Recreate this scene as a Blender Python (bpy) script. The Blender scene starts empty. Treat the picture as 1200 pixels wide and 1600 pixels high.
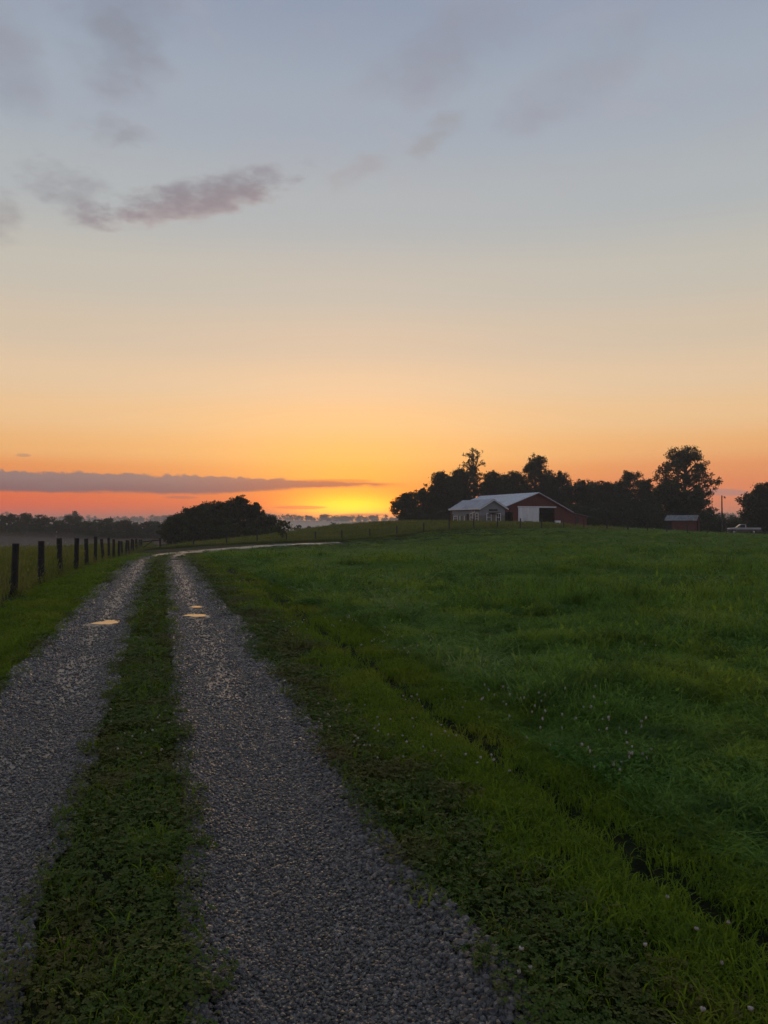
import bpy, bmesh, math, random
import numpy as np
from mathutils import Vector, Matrix

random.seed(7)
RNG = np.random.default_rng(11)
SC = bpy.context.scene
COL = SC.collection
R = math.radians


def lin(r, g, b):
    def f(c):
        c = c / 255.0
        return c / 12.92 if c <= 0.04045 else ((c + 0.055) / 1.055) ** 2.4
    return (f(r), f(g), f(b), 1.0)


# ------------------------------------------------------------------ camera
cam_data = bpy.data.cameras.new('camera')
cam = bpy.data.objects.new('camera', cam_data)
COL.objects.link(cam)
SC.camera = cam
cam_data.sensor_fit = 'VERTICAL'
cam_data.sensor_height = 36.0
cam_data.lens = 27.0
cam_data.clip_start = 0.05
cam_data.clip_end = 20000
EYE = 1.6
cam.location = (0, 0, EYE)
cam.rotation_euler = (R(90.72), 0, 0)

# ------------------------------------------------------------------ view
SC.view_settings.view_transform = 'Standard'
SC.view_settings.look = 'None'
SC.view_settings.exposure = 0.0
SC.view_settings.gamma = 1.0
SC.view_settings.use_curve_mapping = False
SC.cycles.use_denoising = True
SC.cycles.use_adaptive_sampling = True
SC.cycles.adaptive_threshold = 0.02
SC.cycles.adaptive_min_samples = 16
SC.cycles.max_bounces = 8
SC.cycles.diffuse_bounces = 3
SC.cycles.glossy_bounces = 3
SC.cycles.transmission_bounces = 4
SC.cycles.volume_bounces = 2
SC.cycles.transparent_max_bounces = 8

# ------------------------------------------------------------------ world
SUN_AZ = math.atan((548 - 600) / 1200.0)      # the glow stands a little left of the view axis
SUN_EL = R(1.2)


class X:
    """a float socket with operators, so the sky can be written as a formula"""
    tree = None

    def __init__(self, s):
        self.s = s

    @staticmethod
    def m(op, *a, clamp=False):
        n = X.tree.nodes.new('ShaderNodeMath')
        n.operation = op
        n.use_clamp = clamp
        for i, v in enumerate(a):
            if isinstance(v, X):
                X.tree.links.new(v.s, n.inputs[i])
            else:
                n.inputs[i].default_value = v
        return X(n.outputs[0])

    def __add__(s, o): return X.m('ADD', s, o)
    __radd__ = __add__
    def __sub__(s, o): return X.m('SUBTRACT', s, o)
    def __rsub__(s, o): return X.m('SUBTRACT', o, s)
    def __mul__(s, o): return X.m('MULTIPLY', s, o)
    __rmul__ = __mul__
    def __truediv__(s, o): return X.m('DIVIDE', s, o)
    def __neg__(s): return X.m('MULTIPLY', s, -1.0)
    def gauss(s): return X.m('EXPONENT', -(s * s))

    def step(s, lo, hi):
        n = X.tree.nodes.new('ShaderNodeMapRange')
        n.interpolation_type = 'SMOOTHSTEP'
        n.clamp = True
        X.tree.links.new(s.s, n.inputs['Value'])
        for k, v in (('From Min', lo), ('From Max', hi)):
            if isinstance(v, X):
                X.tree.links.new(v.s, n.inputs[k])
            else:
                n.inputs[k].default_value = v
        return X(n.outputs[0])


def link(tree, a, b):
    tree.links.new(a, b)


def mixrgb(tree, fac, a, b, blend='MIX'):
    n = tree.nodes.new('ShaderNodeMix')
    n.data_type = 'RGBA'
    n.blend_type = blend
    for sock, v in ((n.inputs[0], fac), (n.inputs[6], a), (n.inputs[7], b)):
        if isinstance(v, X):
            tree.links.new(v.s, sock)
        elif isinstance(v, bpy.types.NodeSocket):
            tree.links.new(v, sock)
        else:
            sock.default_value = v
    return n.outputs[2]


world = bpy.data.worlds.new('World')
SC.world = world
world.use_nodes = True
WT = world.node_tree
X.tree = WT
bg = WT.nodes['Background']
tc = WT.nodes.new('ShaderNodeTexCoord')
sep = WT.nodes.new('ShaderNodeSeparateXYZ')
link(WT, tc.outputs['Generated'], sep.inputs[0])
dx, dy, dz = (X(sep.outputs[i]) for i in range(3))
az = X.m('ARCTAN2', dx, dy) * (180 / math.pi)
el = X.m('ARCSINE', dz) * (180 / math.pi)

sky = WT.nodes.new('ShaderNodeTexSky')
sky.sky_type = 'NISHITA'
sky.sun_disc = False
sky.sun_elevation = SUN_EL
sky.sun_rotation = SUN_AZ
sky.air_density = 1.2
sky.dust_density = 3.5
sky.ozone_density = 2.0

ramp = WT.nodes.new('ShaderNodeValToRGB')
ramp.color_ramp.interpolation = 'EASE'
stops = [(0.0, (236, 96, 66)), (1.2, (246, 102, 64)), (2.4, (244, 118, 68)), (3.6, (243, 152, 92)), (5.0, (247, 184, 120)),
         (7.5, (244, 200, 150)), (10.0, (235, 204, 168)), (13.0, (219, 199, 174)), (17.0, (203, 196, 182)),
         (22.0, (183, 187, 188)), (28.0, (168, 177, 189)), (35.0, (151, 162, 181)), (55.0, (138, 151, 174)),
         (90.0, (128, 142, 168))]
cr = ramp.color_ramp
while len(cr.elements) < len(stops):
    cr.elements.new(0.5)
for e, (p, c) in zip(cr.elements, stops):
    e.position = p / 90.0
    e.color = lin(*c)
link(WT, (el / 90.0).s, ramp.inputs[0])
daz = az - math.degrees(SUN_AZ)
# dusk on the side of the sky away from the sun: dimmer and bluer
away = X.m('COSINE', daz * (math.pi / 180)).step(0.75, -0.7)
low = el.step(40.0, 4.0)
base = mixrgb(WT, away * (0.25 + 0.6 * low), ramp.outputs[0], lin(138, 142, 164))
base = mixrgb(WT, az.step(4.0, 24.0) * el.step(7.0, 1.5) * 0.65, base, lin(240, 158, 112))
# the glow over the spot where the sun goes down
wide = (daz / 15.0).gauss() * ((el - 3.5) / 5.0).gauss()
mid = (daz / 7.0).gauss() * ((el - 2.6) / 2.6).gauss()
red = (daz / 15.0).gauss() * ((el - 1.0) / 1.5).gauss()
core = (daz / 4.4).gauss() * ((el - 0.9) / 1.1).gauss()
c1 = mixrgb(WT, wide * 0.42, base, (1.02, 0.66, 0.22, 1))
c2 = mixrgb(WT, mid * 0.7, c1, (1.2, 0.60, 0.07, 1))
c2 = mixrgb(WT, red * 0.75, c2, (1.15, 0.17, 0.02, 1))
c3 = mixrgb(WT, core * 0.97, c2, (4.6, 1.5, 0.02, 1))


def nz(sx, sy, seed, detail=5.0, rough=0.55, warp=0.0):
    cmb = WT.nodes.new('ShaderNodeCombineXYZ')
    link(WT, (az * sx).s, cmb.inputs[0])
    link(WT, (el * sy).s, cmb.inputs[1])
    cmb.inputs[2].default_value = seed
    n = WT.nodes.new('ShaderNodeTexNoise')
    n.inputs['Scale'].default_value = 1.0
    n.inputs['Detail'].default_value = detail
    n.inputs['Roughness'].default_value = rough
    n.inputs['Distortion'].default_value = warp
    link(WT, cmb.outputs[0], n.inputs['Vector'])
    return X(n.outputs[0])


def px(x, y):
    a = math.atan((x - 600) / 1200.0)
    return math.degrees(a), math.degrees(math.atan((815 - y) / 1200.0 * math.cos(a)))


# three cloud noises serve every cloud: billows, soft high cloud and drawn-out streaks
n_fine = nz(0.45, 0.95, 3.1, 5.0, 0.6)
n_soft = nz(0.20, 0.38, 17.2, 4.0, 0.58)
n_long = nz(0.16, 1.3, 8.4, 3.0, 0.5)
# low cloud bank along the horizon on the left, running out into a thin streak near the sun
thin = az.step(-17.0, 3.0)
n_bump = nz(1.0, 1.2, 41.0, 4.0, 0.6)
top = 3.38 + ((n_fine - 0.5) * 0.5 + (n_bump - 0.5) * 0.9) * (1.0 - thin) - thin * 0.52
bot = 1.98 + (n_long - 0.5) * 0.5 + (n_bump - 0.5) * 0.25 + thin * 0.62
bank = (el - top).step(0.08, -0.12) * (el - bot).step(-0.10, 0.22) * az.step(2.4, -1.0) * az.step(-75.0, -45.0)
bank_lo = mixrgb(WT, n_soft, lin(132, 100, 106), lin(118, 104, 116))
bank_col = mixrgb(WT, (el - bot).step(0.0, 1.2), bank_lo, lin(140, 124, 128))
bank_col = mixrgb(WT, thin * 0.6, bank_col, lin(204, 104, 70))
c5 = mixrgb(WT, bank * 0.94, c3, bank_col)      # c5: the sky with its low clouds


def streak(color, x, y, w, h, tilt, soft, amount, n, rag, col):
    """a cloud about (w, h) pixels large in the photograph's scale (21 px to a degree), its outline torn by noise n"""
    a0, e0 = px(x, y)
    ct, st = math.cos(R(tilt)), math.sin(R(tilt))
    ua = (az - a0) * ct + (el - e0) * st
    ue = (el - e0) * ct - (az - a0) * st
    ww, hh = w / 21.0, h / 21.0
    d = (ua / ww) * (ua / ww) + (ue / hh) * (ue / hh)
    m = (d + (0.5 - n) * rag).step(1.0, 1.0 - soft)
    return mixrgb(WT, m * amount, color, lin(*col)), m


c5, _ = streak(c5, 570, 804, 60, 3, 1, 0.8, 0.55, n_long, 2.0, (214, 84, 50))
c5, _ = streak(c5, 470, 793, 50, 3, 0, 0.8, 0.5, n_long, 2.0, (196, 96, 84))
c5, _ = streak(c5, 285, 777, 36, 3, 0, 0.8, 0.55, n_long, 2.0, (170, 108, 104))
c5, _ = streak(c5, 520, 751, 60, 3, 0, 0.8, 0.5, n_long, 2.0, (205, 118, 76))
c5, _ = streak(c5, 1130, 769, 45, 6, -3, 0.9, 0.65, n_long, 2.0, (176, 140, 140))
c5, _ = streak(c5, 36, 711, 11, 3, 0, 0.9, 0.6, n_long, 1.0, (180, 142, 122))
c_low = c5
# high broken cloud, over a thin veil
veil = mixrgb(WT, n_soft.step(0.42, 0.75) * el.step(19.0, 27.0) * 0.28, c3, lin(180, 174, 182))
c5 = veil
c5, _ = streak(c5, 300, 320, 160, 24, 14, 1.2, 0.6, n_fine, 2.2, (178, 146, 142))
c5, _ = streak(c5, 315, 302, 175, 32, 15, 1.2, 0.85, n_fine, 2.2, (142, 135, 142))
c5, _ = streak(c5, 100, 292, 80, 44, -14, 1.6, 0.5, n_fine, 3.2, (140, 134, 142))
c5, _ = streak(c5, 150, 335, 70, 24, 8, 1.5, 0.55, n_fine, 3.0, (150, 138, 144))
c5, _ = streak(c5, 180, 50, 105, 80, 15, 1.6, 0.6, n_soft, 3.0, (134, 134, 146))
c5, _ = streak(c5, 15, 110, 60, 90, 0, 1.6, 0.5, n_soft, 2.4, (140, 138, 150))
c5, _ = streak(c5, 690, 80, 170, 70, 12, 1.8, 0.42, n_soft, 3.0, (142, 139, 153))
c5, _ = streak(c5, 890, 130, 190, 45, 22, 1.8, 0.32, n_soft, 3.4, (146, 144, 154))
c5, _ = streak(c5, 680, 205, 60, 26, 30, 1.5, 0.5, n_fine, 3.4, (160, 154, 154))
c5, _ = streak(c5, 560, 262, 80, 20, 22, 1.5, 0.45, n_fine, 3.4, (168, 158, 158))
c5, _ = streak(c5, 175, 200, 60, 22, 0, 1.5, 0.5, n_fine, 3.2, (148, 144, 150))
c5, _ = streak(c5, 0, 335, 34, 44, 0, 1.5, 0.55, n_fine, 2.4, (152, 144, 146))
c_high = c5


# physical sky under the graded one: 5 parts of evening colour to 1 part of the sky model
sk_scaled = mixrgb(WT, 1.0, sky.outputs[0], (3.6, 3.6, 3.6, 1), 'MULTIPLY')


def background(c):
    c10 = mixrgb(WT, 1.0, c, (10, 10, 10, 1), 'MULTIPLY')
    b = WT.nodes.new('ShaderNodeBackground')
    link(WT, mixrgb(WT, 0.12, c10, sk_scaled), b.inputs[0])
    b.inputs[1].default_value = 0.1
    return b.outputs[0]


def where(cond, a, b):
    """b where cond is 1, else a; the renderer skips the clouds' sums where there are none"""
    m = WT.nodes.new('ShaderNodeMixShader')
    link(WT, cond.s, m.inputs[0])
    link(WT, a, m.inputs[1])
    link(WT, b, m.inputs[2])
    return m.outputs[0]


g_low = X.m('LESS_THAN', el, 5.4) * X.m('GREATER_THAN', el, 0.0) * X.m('GREATER_THAN', dy, 0.0)
g_veil = X.m('GREATER_THAN', el, 19.0)
g_high = X.m('LESS_THAN', el, 46.0) * X.m('GREATER_THAN', el, 15.0) * X.m('GREATER_THAN', dy, 0.4)
sh = where(g_low, background(c3), background(c_low))
sh = where(g_veil, sh, background(veil))
sh = where(g_high, sh, background(c_high))
WT.nodes.remove(bg)
link(WT, sh, WT.nodes['World Output'].inputs[0])
world.cycles.sampling_method = 'MANUAL'
world.cycles.sample_map_resolution = 512

sun_data = bpy.data.lights.new('sun', 'SUN')
sun_data.energy = 0.7
sun_data.angle = R(16.0)
sun_data.color = (1.0, 0.66, 0.34)
sun = bpy.data.objects.new('sun', sun_data)
COL.objects.link(sun)
sd = Vector((math.sin(SUN_AZ) * math.cos(SUN_EL), math.cos(SUN_AZ) * math.cos(SUN_EL), math.sin(SUN_EL)))
sun.rotation_euler = sd.to_track_quat('Z', 'Y').to_euler()


# ------------------------------------------------------------------ helpers
def tag(o, label=None, cat=None, group=None, kind=None):
    if label: o['label'] = label
    if cat: o['category'] = cat
    if group: o['group'] = group
    if kind: o['kind'] = kind
    return o


def empty(name, loc, rz=0.0):
    o = bpy.data.objects.new(name, None)
    o.location = loc
    o.rotation_euler = (0, 0, rz)
    o.empty_display_size = 0.3
    COL.objects.link(o)
    return o


def mesh_np(name, V, faces, smooth=False):
    """V (n,3) array, faces (m,k) array of equal-length faces or list of such arrays"""
    me = bpy.data.meshes.new(name)
    if not isinstance(faces, list):
        faces = [faces]
    faces = [np.asarray(f, np.int32) for f in faces if len(f)]
    V = np.asarray(V, np.float32)
    me.vertices.add(len(V))
    me.vertices.foreach_set('co', V.ravel())
    loops = np.concatenate([f.ravel() for f in faces])
    tot = np.concatenate([np.full(len(f), f.shape[1], np.int32) for f in faces])
    start = np.concatenate([[0], np.cumsum(tot)[:-1]]).astype(np.int32)
    me.loops.add(len(loops))
    me.loops.foreach_set('vertex_index', loops)
    me.polygons.add(len(tot))
    me.polygons.foreach_set('loop_start', start)
    me.polygons.foreach_set('loop_total', tot)
    if smooth:
        me.polygons.foreach_set('use_smooth', np.ones(len(tot), bool))
    me.update(calc_edges=True)
    me.validate()
    return me


def link_mesh(name, me, mat, parent=None, link_it=True):
    o = bpy.data.objects.new(name, me)
    if mat is not None:
        me.materials.clear()
        me.materials.append(mat)
    if link_it:
        COL.objects.link(o)
    if parent is not None:
        o.parent = parent
    return o


class MB:
    """collects boxes, prisms and tubes of one part"""

    def __init__(self):
        self.v, self.f = [], []

    def add(self, vs, fs):
        b = len(self.v)
        self.v += [tuple(p) for p in vs]
        self.f += [tuple(i + b for i in f) for f in fs]
        return self

    def box(self, x0, x1, y0, y1, z0, z1):
        vs = [(x, y, z) for z in (z0, z1) for y in (y0, y1) for x in (x0, x1)]
        return self.add(vs, [(0, 2, 3, 1), (4, 5, 7, 6), (0, 1, 5, 4), (2, 6, 7, 3), (0, 4, 6, 2), (1, 3, 7, 5)])

    def prism(self, poly, axis, a, b):
        """poly: 2-D outline, extruded along axis ('x' or 'y') from a to b"""
        n = len(poly)
        mk = (lambda p, t: (t, p[0], p[1])) if axis == 'x' else (lambda p, t: (p[0], t, p[1]))
        vs = [mk(p, a) for p in poly] + [mk(p, b) for p in poly]
        fs = [tuple(range(n)), tuple(range(2 * n - 1, n - 1, -1))]
        fs += [(i, i + n, (i + 1) % n + n, (i + 1) % n) for i in range(n)]
        return self.add(vs, fs)

    def tube(self, pts, rads, n=8, cap=True):
        pts = [Vector(p) for p in pts]
        vs, fs = [], []
        for i, p in enumerate(pts):
            d = (pts[min(i + 1, len(pts) - 1)] - pts[max(i - 1, 0)]).normalized()
            up = Vector((0, 0, 1)) if abs(d.z) < 0.9 else Vector((1, 0, 0))
            a = d.cross(up).normalized()
            b = d.cross(a)
            for k in range(n):
                t = 2 * math.pi * k / n
                vs.append(p + (a * math.cos(t) + b * math.sin(t)) * rads[i])
        for i in range(len(pts) - 1):
            for k in range(n):
                fs.append((i * n + k, i * n + (k + 1) % n, (i + 1) * n + (k + 1) % n, (i + 1) * n + k))
        if cap:
            fs.append(tuple(range(n)))
            fs.append(tuple(range(len(pts) * n - 1, (len(pts) - 1) * n - 1, -1)))
        return self.add(vs, fs)

    def build(self, name, mat, parent=None, bevel=0.0, smooth=False):
        me = bpy.data.meshes.new(name)
        me.from_pydata(self.v, [], self.f)
        bm = bmesh.new()
        bm.from_mesh(me)
        bmesh.ops.recalc_face_normals(bm, faces=bm.faces)
        if bevel:
            bmesh.ops.bevel(bm, geom=list(bm.edges), offset=bevel, segments=2, affect='EDGES', profile=0.6)
        bm.to_mesh(me)
        bm.free()
        if smooth:
            for p in me.polygons:
                p.use_smooth = True
        return link_mesh(name, me, mat, parent)


# ------------------------------------------------------------------ materials
def new_mat(name):
    m = bpy.data.materials.new(name)
    m.use_nodes = True
    t = m.node_tree
    X.tree = t
    return m, t, t.nodes['Principled BSDF']


def noise(t, scale, detail=4.0, rough=0.55, coord='Object', stretch=None, dist=0.0):
    g = t.nodes.new('ShaderNodeNewGeometry') if coord == 'World' else t.nodes.new('ShaderNodeTexCoord')
    out = g.outputs['Position'] if coord == 'World' else g.outputs[coord]
    if stretch:
        mp = t.nodes.new('ShaderNodeMapping')
        mp.inputs['Scale'].default_value = stretch
        link(t, out, mp.inputs[0])
        out = mp.outputs[0]
    n = t.nodes.new('ShaderNodeTexNoise')
    n.inputs['Scale'].default_value = scale
    n.inputs['Detail'].default_value = detail
    n.inputs['Roughness'].default_value = rough
    n.inputs['Distortion'].default_value = dist
    link(t, out, n.inputs['Vector'])
    return X(n.outputs[0])


def bump(t, h, strength=0.4, dist=0.02):
    b = t.nodes.new('ShaderNodeBump')
    b.inputs['Strength'].default_value = strength
    b.inputs['Distance'].default_value = dist
    link(t, h.s, b.inputs['Height'])
    return b.outputs[0]


def surf_mat(name, c0, c1, scale=3.0, rough=0.7, bump_s=0.3, bump_d=0.01, stretch=None, metallic=0.0, dirt=None, lohi=(0.3, 0.7)):
    m, t, p = new_mat(name)
    n = noise(t, scale, 5.0, 0.6, 'Object', stretch)
    c = mixrgb(t, n.step(*lohi), (*c0, 1), (*c1, 1))
    if dirt:
        d = noise(t, scale * 0.31, 4.0, 0.6)
        c = mixrgb(t, d.step(0.5, 0.75) * 0.8, c, (*dirt, 1))
    link(t, c, p.inputs['Base Color'])
    p.inputs['Roughness'].default_value = rough
    p.inputs['Metallic'].default_value = metallic
    link(t, bump(t, n, bump_s, bump_d), p.inputs['Normal'])
    return m


def leaf_mat(name, a, b, patch, trans=0.35, rough=0.55, patch_scale=0.35, patch_amt=0.8, spec=0.25, mottle=0.25):
    """foliage: two greens by instance, a third in patches over the ground; light passes through the blades"""
    m, t, p = new_mat(name)
    oi = t.nodes.new('ShaderNodeObjectInfo')
    rnd = X(oi.outputs['Random'])
    n1 = noise(t, 55.0, 2.0, 0.5, 'World')
    c = mixrgb(t, (rnd * 0.55 + n1.step(0.35, 0.62) * 0.45), (*a, 1), (*b, 1))
    pt = noise(t, patch_scale, 4.0, 0.6, 'World')
    c = mixrgb(t, pt.step(0.48, 0.66) * patch_amt, c, (*patch, 1))
    dk = noise(t, 1.9, 4.0, 0.65, 'World')
    c = mixrgb(t, dk.step(0.48, 0.62) * mottle, c, (b[0] * 0.55, b[1] * 0.6, b[2] * 0.6, 1))
    link(t, c, p.inputs['Base Color'])
    p.inputs['Roughness'].default_value = rough
    p.inputs['Specular IOR Level'].default_value = spec
    tr = t.nodes.new('ShaderNodeBsdfTranslucent')
    link(t, mixrgb(t, 0.35, c, (0.12, 0.15, 0.01, 1)), tr.inputs[0])
    mx = t.nodes.new('ShaderNodeMixShader')
    mx.inputs[0].default_value = trans
    link(t, p.outputs[0], mx.inputs[1])
    link(t, tr.outputs[0], mx.inputs[2])
    link(t, mx.outputs[0], t.nodes['Material Output'].inputs[0])
    return m


M = {}
M['mown'] = leaf_mat('mown grass', (0.2, 0.29, 0.016), (0.08, 0.15, 0.012), (0.26, 0.28, 0.03), 0.46, rough=0.7, patch_scale=0.5, spec=0.1)
M['field'] = leaf_mat('field grass', (0.23, 0.4, 0.06), (0.07, 0.15, 0.022), (0.32, 0.4, 0.03), 0.48, mottle=0.75, rough=0.65, patch_scale=0.45, spec=0.12)
M['tall'] = leaf_mat('tall pasture grass', (0.2, 0.22, 0.045), (0.11, 0.13, 0.03), (0.26, 0.22, 0.07), 0.44, rough=0.7, patch_scale=0.2, spec=0.1)
M['clover'] = leaf_mat('clover leaves', (0.05, 0.115, 0.014), (0.085, 0.1, 0.016), (0.11, 0.07, 0.022), 0.32, rough=0.6, spec=0.15, patch_scale=1.3, patch_amt=0.75)
M['clover_lush'] = leaf_mat('lush clover leaves', (0.11, 0.26, 0.03), (0.045, 0.12, 0.016), (0.18, 0.26, 0.025), 0.4, mottle=0.5, rough=0.6, spec=0.15, patch_scale=1.3)
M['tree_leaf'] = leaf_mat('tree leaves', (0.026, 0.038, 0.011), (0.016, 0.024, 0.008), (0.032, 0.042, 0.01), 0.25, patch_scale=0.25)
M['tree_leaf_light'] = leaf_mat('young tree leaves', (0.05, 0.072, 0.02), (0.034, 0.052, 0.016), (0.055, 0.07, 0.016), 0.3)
M['bark'] = surf_mat('bark', (0.03, 0.024, 0.02), (0.07, 0.058, 0.048), 6.0, 0.9, 0.6, 0.03, (4, 4, 0.6))
M['post'] = surf_mat('weathered dark post wood', (0.008, 0.007, 0.007), (0.028, 0.025, 0.023), 7.0, 0.85, 0.7, 0.012, (5, 5, 0.5))
M['post_grey'] = surf_mat('grey post wood', (0.025, 0.022, 0.019), (0.07, 0.062, 0.052), 7.0, 0.85, 0.6, 0.012, (5, 5, 0.5))
M['wire'] = surf_mat('fence wire', (0.03, 0.03, 0.03), (0.06, 0.055, 0.05), 20, 0.6, 0.1, 0.001, None, 0.6)
M['flower'] = surf_mat('clover blossom', (0.24, 0.2, 0.17), (0.46, 0.41, 0.36), 60, 0.8, 0.6, 0.004)


def ground_mat():
    m, t, p = new_mat('meadow ground')
    n1 = noise(t, 0.35, 5.0, 0.62, 'World')
    n2 = noise(t, 6.0, 6.0, 0.65, 'World')
    n3 = noise(t, 0.06, 3.0, 0.5, 'World')
    c = mixrgb(t, n2.step(0.3, 0.7), (0.012, 0.014, 0.006, 1), (0.026, 0.034, 0.01, 1))
    c = mixrgb(t, n1.step(0.5, 0.7) * 0.7, c, (0.042, 0.04, 0.016, 1))
    c = mixrgb(t, n3.step(0.4, 0.65) * 0.5, c, (0.05, 0.066, 0.02, 1))
    link(t, c, p.inputs['Base Color'])
    p.inputs['Roughness'].default_value = 0.95
    p.inputs['Specular IOR Level'].default_value = 0.1
    link(t, bump(t, n2 + n1 * 0.6, 0.9, 0.12), p.inputs['Normal'])
    return m


M['ground'] = ground_mat()


def gravel_mat():
    m, t, p = new_mat('wet gravel bed')
    g = t.nodes.new('ShaderNodeNewGeometry')
    hs = []
    col = None
    for k, sc in enumerate((46.0, 21.0)):
        v = t.nodes.new('ShaderNodeTexVoronoi')
        v.inputs['Scale'].default_value = sc
        link(t, g.outputs['Position'], v.inputs['Vector'])
        hs.append(1.0 - X(v.outputs['Distance']) * 1.3)
        sp = t.nodes.new('ShaderNodeSeparateColor')
        link(t, v.outputs['Color'], sp.inputs[0])
        cc = mixrgb(t, X(sp.outputs[0]), (0.028, 0.026, 0.023, 1), (0.115, 0.108, 0.096, 1))
        col = cc if col is None else mixrgb(t, 0.4, col, cc)
    big = noise(t, 1.1, 5.0, 0.6, 'World')
    col = mixrgb(t, big.step(0.42, 0.68) * 0.75, col, (0.036, 0.033, 0.03, 1))
    link(t, col, p.inputs['Base Color'])
    link(t, (0.41 - big.step(0.35, 0.65) * 0.10).s, p.inputs['Roughness'])
    p.inputs['Specular IOR Level'].default_value = 0.5
    link(t, bump(t, hs[0] * 0.5 + hs[1] * 0.6, 0.42, 0.009), p.inputs['Normal'])
    return m


M['gravel'] = gravel_mat()


def stone_mat():
    m, t, p = new_mat('gravel stone')
    oi = t.nodes.new('ShaderNodeObjectInfo')
    r = X(oi.outputs['Random'])
    c = mixrgb(t, r * r, (0.016, 0.0155, 0.015, 1), (0.125, 0.12, 0.112, 1))
    warm = X(oi.outputs['Random']) * 7.31
    warm = X.m('FRACT', warm)
    c = mixrgb(t, warm.step(0.72, 0.95) * 0.6, c, (0.17, 0.125, 0.09, 1))
    n = noise(t, 30.0, 3.0, 0.6)
    c = mixrgb(t, n.step(0.5, 0.8) * 0.4, c, (0.16, 0.14, 0.12, 1))
    link(t, c, p.inputs['Base Color'])
    p.inputs['Roughness'].default_value = 0.3
    link(t, bump(t, n, 0.4, 0.003), p.inputs['Normal'])
    return m


M['stone'] = stone_mat()


def water_mat():
    m, t, p = new_mat('puddle water')
    p.inputs['Base Color'].default_value = (0.03, 0.027, 0.022, 1)
    p.inputs['Roughness'].default_value = 0.04
    p.inputs['IOR'].default_value = 1.33
    n = noise(t, 7.0, 2.0, 0.5, 'World')
    link(t, bump(t, n, 0.12, 0.01), p.inputs['Normal'])
    return m


M['water'] = water_mat()

M['mud'] = surf_mat('wet mud', (0.022, 0.019, 0.016), (0.045, 0.04, 0.034), 9.0, 0.3, 0.5, 0.02)

# ------------------------------------------------------------------ terrain
CTRL = np.array([
    (0, 0, 0), (-3, 10, 0), (5, 8, 0), (-8, 16.7, 0), (0, 20, 0), (12, 20, 0.02), (24, 40, 0.02), (-11.9, 30.7, -.19),
    (-13.9, 38, -.36), (-26.4, 84, -1.55), (-9.5, 36, -.25), (-13.0, 45, -.55), (-17, 62, -1.0), 
    (-21, 85, -1.16), (-14.2, 86, -.86), (-11, 86.5, -.76), (-5, 87.3, -.55), (-1.6, 87.8, -.33), (1.5, 88, .02), (4.5, 88, .35), (7.5, 89, .65), (13, 90, .8), (23, 90, .72),
    (31, 92, .38), (42, 84, -.02), (64, 138, -.6), (53, 140, .1), (0, 45, -.3), (-5, 65, -1.12), (-10, 60, -1.05), (-8, 70, -1.18), (2, 74, -.68), (-16.2, 74.5, -1.1), (-13.3, 79.8, -.96), (-9, 82.3, -.77), (-4.5, 84, -.67), (0, 85, -.36), (-12, 76, -1.16), (-7, 79, -1.02), (-2, 80, -.85), (45, 110, -.1), (56, 112, -.4), (12, 70, .1), (24, 70, .15),
    (-18.6, 125, -1.0), (-13.6, 125, 0.0), (-6.5, 125, .85), (.6, 125, 1.3), (12, 125, 1.35), (15, 142, 1.3), (28, 140, 1.15),
    (36, 138, .9), (40, 170, .6), (0, 170, .6), (20, 190, .5), (70, 170, -.8), (100, 60, -.3), (70, 90, -.25), (100, 130, -1.2), (150, 200, -2.5),
    (-25, 130, -1.75), (-40, 130, -2.4), (-30, 40, -.75), (-60, 84, -2.6), (-60, 40, -1.4), (-100, 200, -5.5), (-150, 300, -7.5),
    (-25, 200, -5.0), (0, 300, -9.0), (-60, 300, -8.5), (80, 300, -4.0), (200, 300, -4.0), (-200, 150, -6.0), (-200, 0, -4.0),
    (-40, 0, -.5), (40, 0, .1), (200, 60, -1.0), (0, -60, 0), (-80, -80, -.5), (80, -80, .2), (200, -200, 0), (-200, -200, -1), (0, -300, 0),
    (300, 0, 0), (-350, 0, -5), (-350, 300, -8), (350, 350, -5), (-10, 400, -11), (-200, 400, -10), (200, 420, -8)], float)


def tps(r2):
    r2 = np.maximum(r2, 1e-9)
    return 0.5 * r2 * np.log(r2)


_S = 100.0
_P = CTRL[:, :2] / _S
_n = len(_P)
_K = tps(((_P[:, None] - _P[None]) ** 2).sum(-1)) + np.eye(_n) * 1e-5
_Q = np.c_[np.ones(_n), _P]
_A = np.block([[_K, _Q], [_Q.T, np.zeros((3, 3))]])
_W = np.linalg.solve(_A, np.r_[CTRL[:, 2], 0, 0, 0])


def vnoise(x, y, seed=0):
    """smooth value noise, -1..1"""
    xi, yi = np.floor(x).astype(np.int64), np.floor(y).astype(np.int64)
    xf, yf = x - xi, y - yi
    u, v = xf * xf * (3 - 2 * xf), yf * yf * (3 - 2 * yf)

    def h(a, b):
        k = (a * 374761393 + b * 668265263 + seed * 982451653) & 0x7fffffff
        k = ((k ^ (k >> 13)) * 1274126177) & 0x7fffffff
        return ((k ^ (k >> 16)) & 0xffff) / 32767.5 - 1.0
    return (h(xi, yi) * (1 - u) + h(xi + 1, yi) * u) * (1 - v) + (h(xi, yi + 1) * (1 - u) + h(xi + 1, yi + 1) * u) * v


def sstep(x, a, b):
    t = np.clip((x - a) / (b - a), 0, 1)
    return t * t * (3 - 2 * t)


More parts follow.
